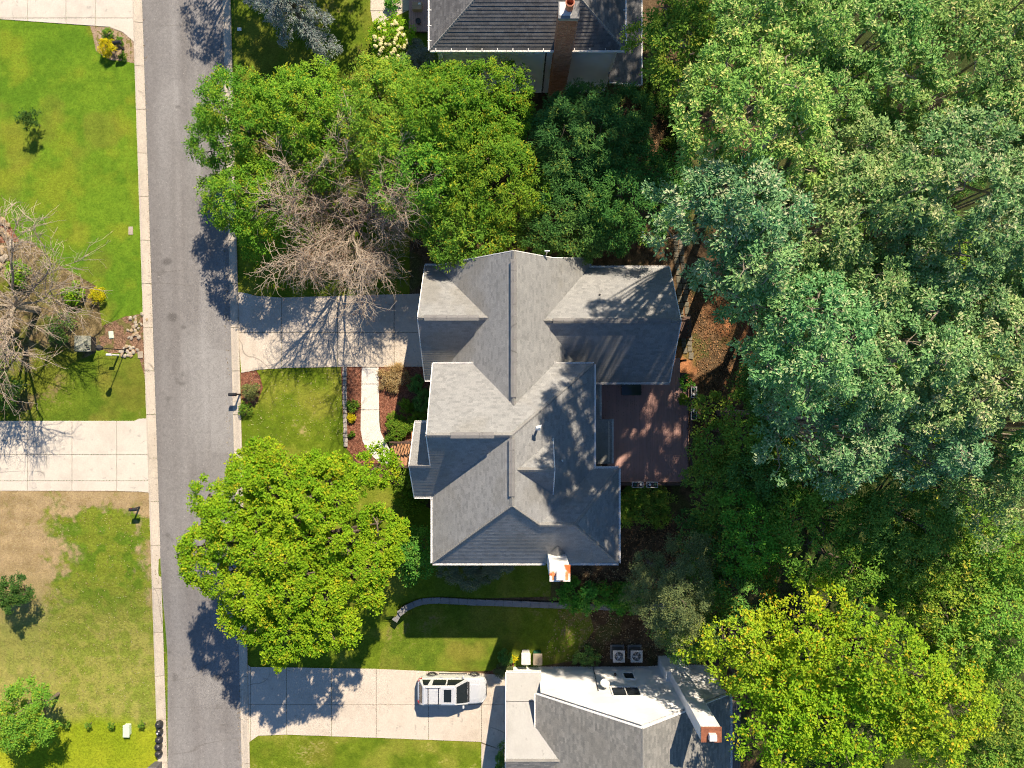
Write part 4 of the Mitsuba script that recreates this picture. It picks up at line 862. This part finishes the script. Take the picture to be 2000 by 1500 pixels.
for i, (px, py, sty_) in enumerate([(1262, 175, 'deep'), (1300, 150, 'deep'), (1290, 205, 'deep'), (1330, 240, 'deep'), (1318, 300, 'deep'), (1345, 360, 'deep'), (1290, 60, 'deep')]):  # made-up dark shrubs, standing in for shade on bare ground
    shrub(['nearest the white porch column', 'below the bright tree', 'second from the porch column', 'in the middle of the strip', 'lower in the strip', 'lowest in the strip', 'behind the porch roof'][i] + ', added dark shrub standing in for shade on the strip beside the wood', px, py, 26, 1.3, sty_, 270 + i, name='strip_shrub', group='added dark shrubs standing in for shade on the strip beside the wood', lobes=7, dens=.8)
shrub('bright green shrub at the corner of the top path', 765, 5, 13, .9, 'kelly', 252); shrub('dark green shrub under the low porch roof', 1206, 143, 12, .9, 'dark', 253)
shrub('round green shrub in the shade by the white house', 986, 1284, 14, 1.1, 'boxd', 254, name='boxwood_shrub'); shrub('yellow green sunlit shrub at the corner of the white house', 1000, 1287, 8, .9, 'gold', 255); shrub('brownish green dry shrub below the round shrub by the white house', 980, 1309, 14, .9, 'olive', 256)
shrub('dark weedy shrub against the white house wall', 1147, 1284, 18, 1.0, 'dark', 257, dens=.6, sx=1.3); shrub('dark hedge at the lower left wall of the white house', 980, 1482, 14, 1.2, 'dark', 258, sy=2.2, sx=.8)
shrub('yellow shrub under the bare tree at the left edge', 32, 533, 20, 1.2, 'maple', 260); shrub('yellow green shrub under the bare tree, middle', 140, 572, 20, 1.1, 'maple', 261); shrub('orange yellow shrub at the right side of the bare tree', 188, 577, 14, 1.0, 'gold', 262, dens=.7)
shrub('dark shrub under the bare tree at the left edge', 10, 770, 30, 1.6, 'dark', 264); shrub('dark green shrub left of the mossy cabinet', 118, 640, 26, 1.0, 'dark', 265, dens=.6)
shrub('potted fern with long leaves on the deck', 1337, 752, 11, 1.6, 'kelly', 266, ground=DZ, name='potted_plant', cat='plant', dens=.5, base=1.2) if False else None
# --- grey blue cedar at the top
def cedar(label, px, py, rpx, ztop):
    k = thing('cedar_tree', label, 'tree'); g = np.random.default_rng(77); c = W(px, py, ztop * .6); R = rpx * (CAM - ztop * .6) / FOC
    gz = 0; put('trunk', MB().tube([(c[0], c[1], gz), (c[0] + .1, c[1], ztop * .5), (c[0], c[1] + .1, ztop)], [.2, .13, .02], 8), 'mat_bark', k)
    br = MB(); P_, N_, A_ = [], [], []
    for i in range(34):
        t = g.uniform(.25, .97); z = ztop * t; L = R * (1.15 - t) * g.uniform(.7, 1.25) + .3; a = g.uniform(0, 6.28); d = np.array([np.cos(a), np.sin(a), .05])
        s = np.linspace(0, 1, 6)[:, None]; pts = np.array([c[0], c[1], z]) + d * L * s + np.array([0, 0, -.9]) * (s ** 2) * L * .25; br.tube(pts, np.linspace(.05, .012, 6), 5, False)
        for j in range(int(38 * L)):
            s_ = g.uniform(.2, 1.05); q = np.array([c[0], c[1], z]) + d * L * s_ - np.array([0, 0, .9]) * s_ ** 2 * L * .25; side = np.array([-d[1], d[0], 0]) * g.normal(0, .30) * (1.15 - s_ * .6)
            m = 9; o = side + g.normal(0, .08, (m, 3)); P_.append(q + o); A_.append(unit(d * .6 + side * 1.2 + g.normal(0, .5, (m, 3)) + [0, 0, -.1])); N_.append(unit(g.normal(0, .5, (m, 3)) + [0, 0, 1]))
    P_, N_, A_ = map(np.vstack, (P_, N_, A_)); m = len(P_); col = np.array([.36, .41, .385]) * g.uniform(.7, 1.4, (m, 1)) * (1 + g.normal(0, .06, (m, 3)))
    v, f, cc = leaf_mesh(P_, N_, A_, g.uniform(.12, .26, m), g.uniform(.03, .05, m), col); put('crown', (v, f), 'mat_leaf_gloss', k, color=cc); put('branches', br, 'mat_bark', k)
cedar('silvery blue green cedar on the shaded lawn at the top edge', 560, -5, 108, 7.0)
# --- hydrangea heads
hk = 'hydrangea_bush'; g = np.random.default_rng(8)
for i in range(64):
    a, r = g.uniform(0, 6.28), np.sqrt(g.random()) * 36; p = WG(764 + r * np.cos(a), 80 + r * np.sin(a) * 1.1, 1.55 + .35 * (1 - (r / 36) ** 2)); s = g.uniform(.09, .15)
    m = trimesh.creation.icosphere(subdivisions=1, radius=s); m.vertices *= g.uniform(.75, 1.2, (len(m.vertices), 1)); put('flower_head', (m.vertices * [1, 1, .8] + p, m.faces), 'mat_flower', hk)
# --- bare trees
def bare(label, base, R, ztop, seed, n1=9, n2=7, n3=8, n4=5, name='bare_tree', droop=.35, thick=.16, spread=(0, 6.28), twig='mat_twig'):
    k = thing(name, label, 'tree'); g = np.random.default_rng(seed); base = np.asarray(base, float); zf = base[2] + (ztop - base[2]) * .30
    fork = np.array([base[0], base[1], zf]); put('trunk', MB().tube([base - [0, 0, .2], (base + fork) / 2 + g.normal(0, .06, 3), fork], [thick * 1.3, thick, thick * .9], 10), 'mat_bark_pale', k)
    limbs, tw, dead = MB(), MB(), []
    def shoot(p, d, L, r0, r1, mb, n=5, sides=5, curl=.0, jit=.10):
        s = np.linspace(0, 1, n)[:, None]; wob = np.cumsum(g.normal(0, jit * L / n, (n, 3)), axis=0); wob[0] = 0
        pts = p + d * L * s + np.array([0, 0, -1.]) * curl * L * s ** 2 + wob; mb.tube(pts, np.linspace(r0, r1, n), sides, False); return pts
    for i in range(n1):
        a = spread[0] + (spread[1] - spread[0]) * (i + g.uniform(-.3, .3)) / n1; up = g.uniform(.55, 1.3); d = unit(np.array([np.cos(a), np.sin(a), up])); L = R / max(.5, np.hypot(d[0], d[1])) * g.uniform(.55, .85)
        L = min(L, (ztop - zf) / d[2] * 1.1); P1 = shoot(fork, d, L, thick * .55, thick * .2, limbs, 7, 7, droop * .35, .16)
        for j in range(n2):
            q = P1[g.integers(2, 7)]; d2 = unit(d + g.normal(0, .55, 3) * [1, 1, .5]); P2 = shoot(q, d2, R * g.uniform(.32, .6), thick * .17, thick * .06, limbs, 6, 5, droop * .6, .16)
            for l in range(n3):
                q = P2[g.integers(1, 6)]; d3 = unit(d2 + g.normal(0, .6, 3) * [1, 1, .5]); P3_ = shoot(q, d3, R * g.uniform(.14, .34), .018, .009, tw, 5, 4, droop, .16)
                for m_ in range(n4):
                    q = P3_[g.integers(1, 5)]; d4 = unit(d3 + g.normal(0, .7, 3)); e = shoot(q, d4, R * g.uniform(.06, .16), .010, .006, tw, 3, 3, droop, .14)
                    if g.random() < .55: dead.append(e[-1])
    put('limbs', limbs, 'mat_bark_pale', k); put('twigs', tw, twig, k)
    dead = np.array(dead); m = len(dead) * 3; p = np.repeat(dead, 3, axis=0) + g.normal(0, .08, (m, 3)); v, f, cc = leaf_mesh(p, unit(g.normal(size=(m, 3)) + [0, 0, .5]), unit(g.normal(size=(m, 3))), g.uniform(.05, .10, m), g.uniform(.03, .05, m), np.array([.30, .17, .10]) * g.uniform(.6, 1.3, (m, 1)))
    put('dead_leaves', (v, f), 'mat_leaf', k, color=cc)
b = W(712, 460, 0); bare('bare brown tree with pale twigs between the green row and the driveway', b, 4.7, 8.6, 301, n1=16, n2=10, n3=10, n4=5)
b = W(75, 605, 0); bare('large bare tree with grey limbs at the left edge of the photo', b, 5.4, 7.5, 302, n1=11, n2=8, n3=8, n4=4, thick=.2)
# --- climbing vine in the back corner by the stairs, seedlings and fallen leaves
g = np.random.default_rng(12)
def litter(label, n, polys, cols, size, seed):
    g = np.random.default_rng(seed); P_ = []
    for pl, share in polys:
        pl = Polygon(gp(pl)); x0, y0, x1, y1 = pl.bounds; m = int(n * share); q = g.uniform([x0, y0], [x1, y1], (m, 2)); P_.append(q[shapely.contains_xy(pl, q)])
    q = np.vstack(P_); m = len(q); p = np.column_stack([q, h(q[:, 0], q[:, 1]) + .055]); c = np.array(cols)[g.integers(0, len(cols), m)] * g.uniform(.7, 1.2, (m, 1))
    v, f, cc = leaf_mesh(p, unit(g.normal(0, .3, (m, 3)) + [0, 0, 1]), unit(g.normal(size=(m, 3)) * [1, 1, .1]), g.uniform(.6, 1.2, m) * size, g.uniform(.5, .8, m) * size, c)
    k = put('fallen_leaves', (v, f), 'mat_litter', color=cc, kind='stuff', label=label, cat='leaves')
litter('pale fallen leaves scattered on the front lawn', 500, [([(478, 722), (668, 720), (672, 860), (560, 860), (478, 890)], 1)], [(.38, .36, .16), (.42, .37, .22), (.30, .32, .07)], .085, 401)
litter('fallen leaves on the shaded back lawn', 1300, [([(1090, 1190), (1290, 1195), (1290, 1290), (1060, 1290)], .7), ([(1130, 1110), (1260, 1110), (1240, 1145), (1120, 1140)], .3)], [(.35, .27, .14), (.4, .33, .2), (.28, .17, .09)], .12, 402)
litter('brown leaves over the bare soil behind the house', 9000, [([(1330, 560), (1500, 560), (1500, 760), (1370, 770)], .4), ([(1225, 1010), (1360, 1010), (1300, 1200), (1210, 1120)], .3), ([(1200, 180), (1340, 180), (1340, 520), (1320, 520)], .3)], [(.20, .12, .06), (.28, .17, .09), (.36, .2, .1), (.14, .09, .05)], .13, 403)
litter('scattered leaves and clippings on the dry lawn', 1500, [([(20, 970), (300, 970), (308, 1400), (60, 1400)], 1)], [(.36, .28, .15), (.26, .19, .09), (.38, .33, .2)], .085, 404)
litter('dry leaves and grit gathered in the gutters of the road', 2600, [([(279, 0), (286, 0), (331, 1500), (323, 1500)], .45), ([(428, 0), (436, 0), (474, 1500), (466, 1500)], .55)], [(.30, .22, .13), (.40, .33, .2), (.2, .14, .08)], .085, 405)
# ================================================================ SMALL THINGS
rng = np.random.default_rng(21)
# --- the parked car
def car():
    k = thing('parked_car', 'silver sport utility car with roof bars parked on the driveway', 'car')
    cx, cy = -4.12, -21.02; z0 = float(h(cx, cy)) + .067
    off = np.array([cx, cy, z0])
    def ring(x, w, zb, zt, r=.16, tuck=.06):
        """half outline of a body section: bottom edge, side, rounded shoulder, top centre"""
        pts = [(0, zb), (w - .14, zb), (w - tuck * .4, zb + .14), (w, (zb + zt) * .5 + .02), (w - tuck * .5, zt - r), (w - tuck, zt - r * .45), (w - tuck - r * .55, zt - .02), (w * .45, zt + .025), (0, zt + .035)]
        full = pts + [(-a, b) for a, b in pts[-2:0:-1]]
        return [[x, a, b] for a, b in full]
    st = [(-2.36, .62, .42, .70), (-2.33, .78, .34, .92), (-2.2, .88, .28, 1.02), (-1.9, .92, .25, 1.06), (-1.2, .93, .24, 1.07), (0, .93, .24, 1.06), (.9, .93, .24, 1.04), (1.2, .93, .25, 1.02), (1.7, .92, .26, .97), (2.05, .88, .28, .90), (2.24, .78, .32, .80), (2.36, .58, .40, .66)]
    V = np.array([ring(*s) for s in st]); n = V.shape[1]
    m = MB().add(V.reshape(-1, 3) + off, [[i * n + j, i * n + (j + 1) % n, (i + 1) * n + (j + 1) % n, (i + 1) * n + j] for i in range(len(st) - 1) for j in range(n)])
    for e, fl in ((0, 1), (len(st) - 1, 0)):
        cap = V[e] + off; m.add(np.vstack([cap, cap.mean(0)]), [[(j + 1) % n, j, n] if not fl else [j, (j + 1) % n, n] for j in range(n)])
    put('body', m, 'mat_paint', k, smooth=35)
    # greenhouse: pillars and roof, glass laid on it
    bx0, bx1, tx0, tx1, bw, tw, zb, zt = -2.22, 1.12, -1.92, .32, .855, .64, 1.03, 1.70
    gh = MB().hull([np.array(p) + off for p in [(bx0, s * bw, zb) for s in (1, -1)] + [(bx1, s * bw, zb) for s in (1, -1)] + [(tx0, s * tw, zt - .05) for s in (1, -1)] + [(tx1, s * tw, zt - .05) for s in (1, -1)] + [(tx0 + .12, s * (tw - .1), zt) for s in (1, -1)] + [(tx1 - .12, s * (tw - .1), zt) for s in (1, -1)]])
    roof = put('cabin', gh, 'mat_paint', k)
    for yv in (-.36, -.12, .12, .36): put('roof_rib', rbox(np.array([-1.16, yv, zt + .004]) + off, [1.05, .05, .018], .008, 0, 1), 'mat_paint', roof)
    def glass(name, q, parent=k):
        q = np.array(q, float); nn = np.cross(q[1] - q[0], q[2] - q[0]); nn /= np.linalg.norm(nn); c = q.mean(0)
        if nn @ (c - np.array([-.5, 0, 1.1])) < 0: nn = -nn
        put(name, MB().hull(np.vstack([q + nn * .007, q - nn * .01]) + off), 'mat_car_glass', parent)
    def sp(x, t, s): return np.array([x, s * (bw + .006 + (tw - bw) * t), zb + (zt - .05 - zb) * t])
    glass('windshield', [(bx1 - .03, .72, zb + .03), (bx1 - .03, -.72, zb + .03), (tx1 + .06, -.55, zt - .08), (tx1 + .06, .55, zt - .08)])
    glass('rear_window', [(bx0 + .02, .68, zb + .1), (bx0 + .02, -.68, zb + .1), (tx0 - .04, -.52, zt - .1), (tx0 - .04, .52, zt - .1)])
    for s in (1, -1):
        for a, b, c_, d in ((-2.0, -1.42, -1.58, -1.86), (-1.22, -.34, -.38, -1.28), (-.24, .86, .26, -.28)): glass('side_window', [sp(a, .1, s), sp(b, .1, s), sp(c_, .86, s), sp(d, .86, s)])
    put('sunroof', rbox(np.array([-.22, 0, zt + .006]) + off, [.50, .84, .022], .008, 0, 1), 'mat_car_glass', roof)
    for s in (1, -1):
        put('roof_rail', MB().tube([np.array(p) + off for p in ((-1.75, s * .56, zt - .01), (-1.68, s * .56, zt + .05), (-.72, s * .56, zt + .05), (-.65, s * .56, zt - .01))], .018, 6), 'mat_black_matt', roof)
    for xx in (-1.52, -.82): put('cross_bar', MB().beam(np.array([xx, -.56, zt + .06]) + off, np.array([xx, .56, zt + .06]) + off, .05, .02), 'mat_black_matt', roof)
    for xx in (-1.42, 1.5):
        for s in (1, -1):
            c = np.array([xx, s * .845, .355]) + off
            tor = trimesh.creation.torus(.275, .085, 24, 10); tv = tor.vertices @ rot(0, math.pi / 2).T * [1, 1.35, 1]
            w = put('wheel', (tv + c, tor.faces), 'mat_tyre', k, smooth=True)
            rim = MB().tube([c + [0, s * -.07, 0], c + [0, s * .04, 0]], .10, 14)
            for q in range(5):
                a = q * 1.2566; rim.beam(c + [0, s * .05, 0], c + [.24 * math.cos(a), s * .045, .24 * math.sin(a)], .07, .03, (0, s, 0))
            put('rim', rim, 'mat_alloy', w)
            rr = trimesh.creation.torus(.235, .025, 22, 8); put('rim_ring', ((rr.vertices @ rot(0, math.pi / 2).T) + c + [0, s * .06, 0], rr.faces), 'mat_alloy', w, smooth=True)
            an = np.linspace(-.25, math.pi + .25, 14); put('arch', MB().tube([np.array([xx + .40 * math.cos(t), s * .915, .36 + .40 * math.sin(t)]) + off for t in an], .03, 6), 'mat_grey_plastic', k)
    for s in (1, -1):
        put('sill', MB().beam(np.array([-.95, s * .93, .3]) + off, np.array([1.0, s * .93, .3]) + off, .05, .09), 'mat_grey_plastic', k)
        mr = put('mirror', rbox(np.array([.80, s * 1.02, 1.10]) + off, [.13, .22, .15], .05), 'mat_paint', k, smooth=30); put('mirror_arm', MB().tube([np.array([.83, s * .86, 1.06]) + off, np.array([.81, s * .95, 1.08]) + off], .025, 6), 'mat_black_matt', mr)
        put('tail_lamp', MB().hull([np.array(p) + off for p in ((-2.335, s * .64, .78), (-2.335, s * .64, 1.0), (-2.02, s * .90, .84), (-2.05, s * .875, 1.04), (-2.28, s * .82, .78), (-2.25, s * .80, 1.055))]), 'mat_red_lamp', k)
        put('headlamp', MB().hull([np.array(p) + off for p in ((2.30, s * .56, .66), (2.26, s * .55, .80), (1.98, s * .88, .74), (1.96, s * .84, .885), (2.2, s * .79, .68), (2.14, s * .76, .855))]), 'mat_clear_lamp', k)
        for xx in (-.42, .66): put('door_handle', rbox(np.array([xx - .3, s * .925, .90]) + off, [.2, .04, .03], .012, 0, 1), 'mat_alloy', k)
    put('grille', rbox(np.array([2.315, 0, .63]) + off, [.09, .82, .2], .03), 'mat_black_matt', k); put('bumper', rbox(np.array([2.33, 0, .42]) + off, [.1, 1.2, .14], .04), 'mat_grey_plastic', k)
    put('rear_bumper', rbox(np.array([-2.33, 0, .48]) + off, [.1, 1.3, .2], .05), 'mat_paint', k); put('cowl', rbox(np.array([1.16, 0, 1.045]) + off, [.12, 1.36, .03], .012), 'mat_black_matt', k)
    for yv in (-.3, .2): put('wiper', MB().tube([np.array([1.12, yv, 1.08]) + off, np.array([.98, yv + .4, 1.21]) + off], .012, 5), 'mat_black_matt', k)
    # creases in the bonnet
    for s in (1, -1): put('bonnet_crease', MB().tube([np.array(p) + off for p in ((1.25, s * .50, 1.03), (1.7, s * .46, .99), (2.1, s * .40, .905))], .012, 5), 'mat_paint', k)
car()
# --- mailboxes
def mailbox(px, py, label, rz, number=None):
    k = thing('mailbox', label, 'mailbox'); p = WG(px, py); d = rot(2, rz)
    put('post', MB().box(p + [0, 0, .5], [.09, .09, 1.1], rz).beam(p + [0, 0, .93], p + d @ np.array([.32, 0, 0]) + [0, 0, .93], .07, .06), 'mat_black_matt', k)
    prof = [(math.cos(a) * .11, .12 + math.sin(a) * .11) for a in np.linspace(0, math.pi, 9)] + [(-.11, 0), (.11, 0)]
    m = trimesh.creation.extrude_polygon(Polygon(prof), .5, engine='earcut'); v = m.vertices[:, [2, 0, 1]] - [.12, 0, 0]
    put('box', (v @ d.T + p + [0, 0, .97], m.faces), 'mat_black', k, smooth=40)
    put('flag', MB().box(p + d @ np.array([.05, .125, 0]) + [0, 0, 1.16], [.03, .012, .16], rz), 'mat_red_lamp', k)
mailbox(470, 770, 'black mailbox leaning over the kerb beside the straggly bush', math.pi); mailbox(273, 990, 'black mailbox on the dry lawn below the cream driveway', math.pi * .02); mailbox(242, 98, 'black mailbox in the corner bed beside the yellow shrub', .1)
# --- lamp post
k = thing('lamp_post', 'thin black lamp post standing among pale rocks beside the road', 'lamp'); p = WG(246, 684)
put('post', MB().tube([p, p + [0, 0, .5], p + [0, 0, 2.75]], [.05, .035, .03], 8).lathe(p, [(.1, 0), (.1, .05), (.05, .2)], 10), 'mat_black', k)
put('lantern', MB().lathe(p + [0, 0, 2.75], [(.06, 0), (.13, .08), (.17, .38), (.22, .42), (.08, .56), (.0, .62)], 6), 'mat_black_matt', k)
# --- mossy utility cabinet
k = thing('utility_cabinet', 'mossy grey green utility cabinet beside the bare tree on the lawn', 'cabinet'); p = WG(174, 673)
put('case', rbox(p + [0, 0, .32], [1.02, 1.0, .74], .04), 'mat_black_matt', k); put('lid', rbox(p + [0, .02, .71], [1.12, 1.08, .08], .035), 'mat_mossy', k)
for i in range(3): put('hinge', MB().box(p + [.25 + .09 * i, -.1 - .13 * i, .76], [.2, .05, .03], -.3), 'mat_black', k)
k = thing('pipe_stub', 'white capped pipe sticking out of the lawn beside the lamp post', 'pipe'); p = WG(232, 694)
put('pipe', MB().tube([p, p + [0, 0, .95]], .06, 10), 'mat_white_trim', k); put('cap', MB().tube([p + [-.28, .0, .98], p + [.06, .0, .98]], .085, 10), 'mat_white_trim', k)
k = put('stepping_stone', rbox(WG(275, 693) + [0, 0, .05], [.36, .48, .08], .03, .05, 1), 'mat_rock_pale', label='flat pale square stone by the kerb near the lamp post', cat='stone')
p = WG(218, 654); put('valve_cover', rbox(p + [0, 0, .05], [.34, .52, .1], .05, .1, 1), 'mat_box_green', label='small pale green ground box in the mulch near the rocks', cat='cover')
def rocks(label, spots, seed):
    k = thing('rock_pile', label, 'rocks'); g = np.random.default_rng(seed)
    for px, py, s in spots:
        m = trimesh.creation.icosphere(subdivisions=2, radius=1.0); v = m.vertices; f_ = 1 + .45 * (meshkit.noise(v * 1.5 + g.uniform(0, 50, 3)) - .5) + .2 * (meshkit.noise(v * 4 + 9) - .5)
        v = v * f_[:, None]; v = np.sign(v) * np.abs(v) ** .85 * np.array([g.uniform(.8, 1.3), g.uniform(.6, .9), g.uniform(.4, .6)]) * s / 28.5
        put('rock', (v @ rot(2, g.uniform(0, 3.1)).T + WG(px, py) + [0, 0, .08], m.faces), 'mat_rock_tan' if g.random() < .4 else 'mat_rock_pale', k)
g = np.random.default_rng(3)
rocks('heap of pale and tan rocks beside the kerb, nearer the lawn', [(268 + g.normal(0, 6), 618 + i * 2.1 + g.normal(0, 1.5), g.uniform(2.4, 4.8)) for i in range(22)], 1)
rocks('heap of pale rocks around the foot of the lamp post', [(252 + g.normal(0, 7), 676 + g.uniform(0, 20), g.uniform(2.4, 4.8)) for i in range(18)], 2)
rocks('flat brown flagstones at the left edge above the bare tree', [(6, 432, 9), (2, 452, 10), (14, 462, 8), (22, 478, 9), (4, 490, 8), (10, 505, 9), (1, 520, 8), (16, 440, 6)], 4)
# --- black bags and bin by the kerb
for i, py in enumerate((1412, 1426.5, 1442, 1455, 1469)):
    g = np.random.default_rng(50 + i); p = WG(314 + g.uniform(-1, 1), py - 1); r = .245 + g.uniform(-.02, .02)
    m = trimesh.creation.icosphere(subdivisions=3, radius=1.0); v = m.vertices; an = np.arctan2(v[:, 1], v[:, 0]); up = np.clip(v[:, 2], 0, 1)
    f_ = 1 + .05 * np.sin(an * 9 + i) * np.sqrt(up) + .10 * (meshkit.noise(v * 3 + i * 7) - .5); v = v * f_[:, None] * [r, r, r * 1.15]; v[:, 2] = np.maximum(v[:, 2], -r * .8)
    k = thing('trash_bag', 'pale topped round black bag, second in the row along the kerb' if i == 1 else ['uppermost', '', 'third', 'fourth', 'lowest'][i] + ' of the round black bags in a row along the kerb', 'bag', 'black bags in a row along the kerb')
    put('sack', (v + p + [0, 0, r * .8 + .05], m.faces), 'mat_bag', k, smooth=True); put('knot', MB().lathe(p + [0, 0, r * 1.92], [(.05, 0), (.03, .05), (.07, .10), (.0, .11)], 8), 'mat_bin_grey' if i == 1 else 'mat_bag', k)
k = thing('wheeled_bin', 'dark grey wheeled bin below the row of black bags at the bottom edge', 'bin'); p = WG(311, 1494)
put('body', MB().hull([p + np.array(q) for q in [(x * .24, y * .3, .08) for x in (-1, 1) for y in (-1, 1)] + [(x * .3, y * .36, .95) for x in (-1, 1) for y in (-1, 1)]]), 'mat_grey_plastic', k); put('lid', rbox(p + [0, 0, .99], [.64, .78, .09], .04), 'mat_grey_plastic', k)
for i in range(3): put('lid_rib', MB().box(p + [-.18 + .18 * i, 0, 1.04], [.04, .6, .02]), 'mat_black_matt', k)
p = WG(251, 1424); k = thing('utility_box', 'pale green rounded utility box standing on the lower left lawn', 'box')
m = MB().prism(Polygon([(-.2, -.42), (.12, -.42), (.22, -.3), (.22, .38), (.16, .42), (-.14, .42), (-.2, .34)]), 0, .28); v, f = m.get(); put('body', (v + p, f), 'mat_box_green', k); put('lid', rbox(p + [.01, 0, .31], [.46, .86, .07], .03), 'mat_box_green', k)
p = WG(256, 451); put('valve_cover', rbox(p + [0, 0, .045], [.32, .56, .05], .02, 0, 1), 'mat_rock_pale', label='small pale rectangular cover set in the bright lawn', cat='cover')
p = WG(468, 58); put('valve_cover', rbox(p + [0, 0, .05], [.3, .22, .06], .02, 0, 1), 'mat_white_trim', label='small white cover set in the shaded lawn at the top', cat='cover')
# --- bins beside the white house
def cart(px, py, body, lid, label, rz=0):
    k = thing('wheeled_bin', label, 'bin'); p = WG(px, py)
    put('body', MB().hull([p + np.array(q) for q in [(x * .24, y * .28, .06) for x in (-1, 1) for y in (-1, 1)] + [(x * .29, y * .36, .95) for x in (-1, 1) for y in (-1, 1)]]), body, k)
    b = MB(); v, f = rbox(p + [0, 0, 1.0], [.64, .80, .12], .05); put('lid', (v, f), lid, k, smooth=30); put('handle', MB().tube([p + [-.22, -.44, .95], p + [.22, -.44, .95]], .02, 6), body, k)
    for s in (-1, 1): put('wheel', MB().tube([p + [s * .2, -.33, .12], p + [s * .27, -.33, .12]], .12, 12), 'mat_tyre', k)
cart(1026.5, 1276, 'mat_bin_grey', 'mat_bin_grey', 'pale grey wheeled bin beside the white house'); cart(1049, 1277, 'mat_bin_green', 'mat_bin_tan', 'green wheeled bin with tan lid beside the white house')
# --- two air conditioning units
for i, px in enumerate((1205, 1239)):
    k = thing('air_conditioner', ['left', 'right'][i] + ' of the two white air conditioning units behind the white house', 'air conditioner', 'air conditioning units behind the white house'); p = WG(px, 1272.5)
    put('pad', MB().box(p + [0, 0, .04], [.98, .98, .1]), 'mat_grey_block', k); put('casing', rbox(p + [0, 0, .47], [.76, .76, .78], .06), 'mat_grey_plastic', k)
    q = Polygon([(-.39, -.39), (.39, -.39), (.39, .39), (-.39, .39)]).buffer(.02).difference(shapely.Point(0, 0).buffer(.31)); v, f = MB().prism(q, .86, .90).get(); put('top_frame', (v + p, f), 'mat_unit_metal', k)
    put('well', MB().lathe(p + [0, 0, .875], [(.31, .0), (.0, .0)], 20), 'mat_dark_void', k)
    fan = MB()
    for b in range(3): fan.box(p + rot(2, b * 2.094 + i) @ np.array([.14, 0, 0]) + [0, 0, .885], [.26, .15, .012], b * 2.094 + i, .25)
    put('fan', fan, 'mat_fan', k)
    gr = MB()
    for r in (.10, .17, .24, .30): gr.tube([p + [r * math.cos(t), r * math.sin(t), .905] for t in np.linspace(0, 2 * math.pi, 25)], .007, 4, False)
    for b in range(6): gr.beam(p + [0, 0, .905], p + [.31 * math.cos(b * 1.047), .31 * math.sin(b * 1.047), .905], .012, .012)
    put('grille', gr, 'mat_unit_metal', k); put('hub', MB().lathe(p + [0, 0, .90], [(.07, 0), (.06, .03), (.0, .035)], 12), 'mat_unit_metal', k)
# --- top porch: boards, parcel, pot
k = thing('porch', 'dark boarded porch left of the top house', 'porch')
for i in range(14): put('board', MB().box([-6.95 + i * .155, 26.3, .3], [.146, 4.6, .04]), 'mat_deck' if i < 9 else 'mat_wood_grey', k)
put('frame', MB().box([-5.95, 26.3, .12], [2.1, 4.5, .3]), 'mat_wood_dark', k)
k = thing('parcel', 'brown cardboard parcel with a white label on the porch at the top', 'parcel'); p = np.array([-6.42, 25.55, .32]); put('carton', MB().box(p + [0, 0, .2], [.64, .48, .4]), 'mat_cardboard', k); put('tape', MB().box(p + [0, 0, .402], [.64, .05, .003]), 'mat_rock_tan', k); put('address_label', MB().box(p + [.17, .13, .402], [.18, .12, .004]), 'mat_paper', k)
k = thing('flower_pot', 'round dark pot at the porch edge left of the top house', 'pot'); put('pot', MB().lathe((-6.35, 24.6, .3), [(.0, .0), (.14, .0), (.19, .3), (.16, .3), (.14, .24), (.0, .24)], 14), 'mat_planter', k)
# --- potted plants on the back deck
def potted(px, py, label, sty, seed, R, pot, potmat):
    k = thing('potted_plant', label, 'plant'); c = W(px, py, DZ + .5)
    put('pot', MB().lathe((c[0], c[1], DZ + .02), [(.0, 0), (pot * .75, 0), (pot, .36), (pot * .9, .36), (pot * .85, .3), (0, .3)], 16), potmat, k, smooth=30)
    (v, f, col), _, _ = crown(seed, (c[0], c[1], DZ + .38), R, R * 1.1, sty, lobes=7, dens=.8, lob_r=.5); put('leaves', (v, f), 'mat_leaf', k, color=col)
potted(1341, 749, 'potted plant with long green leaves on the deck near the stairs', 'kelly', 501, .42, .2, 'mat_planter'); potted(1336, 780, 'potted yellow green plant in a pale pot on the deck', 'box', 502, .34, .24, 'mat_pot')
k = thing('flower_pot', 'small dark pot beside the pale pot on the deck', 'pot'); c = W(1344, 790, DZ + .2); put('pot', MB().lathe((c[0], c[1], DZ + .02), [(0, 0), (.13, 0), (.17, .28), (.15, .28), (.13, .2), (0, .2)], 14), 'mat_grey_plastic', k)
k = thing('patio_table', 'dark glass topped table on the deck under the eave of the right wing', 'table'); c = np.array([7.9, -.35, DZ])
put('top', rbox(c + [0, 0, .72], [1.3, .8, .03], .012), 'mat_win_glass', k)
for s in (-1, 1):
    for t in (-1, 1): put('leg', MB().tube([c + [s * .55, t * .32, 0], c + [s * .58, t * .34, .7]], .02, 6), 'mat_black_matt', k)
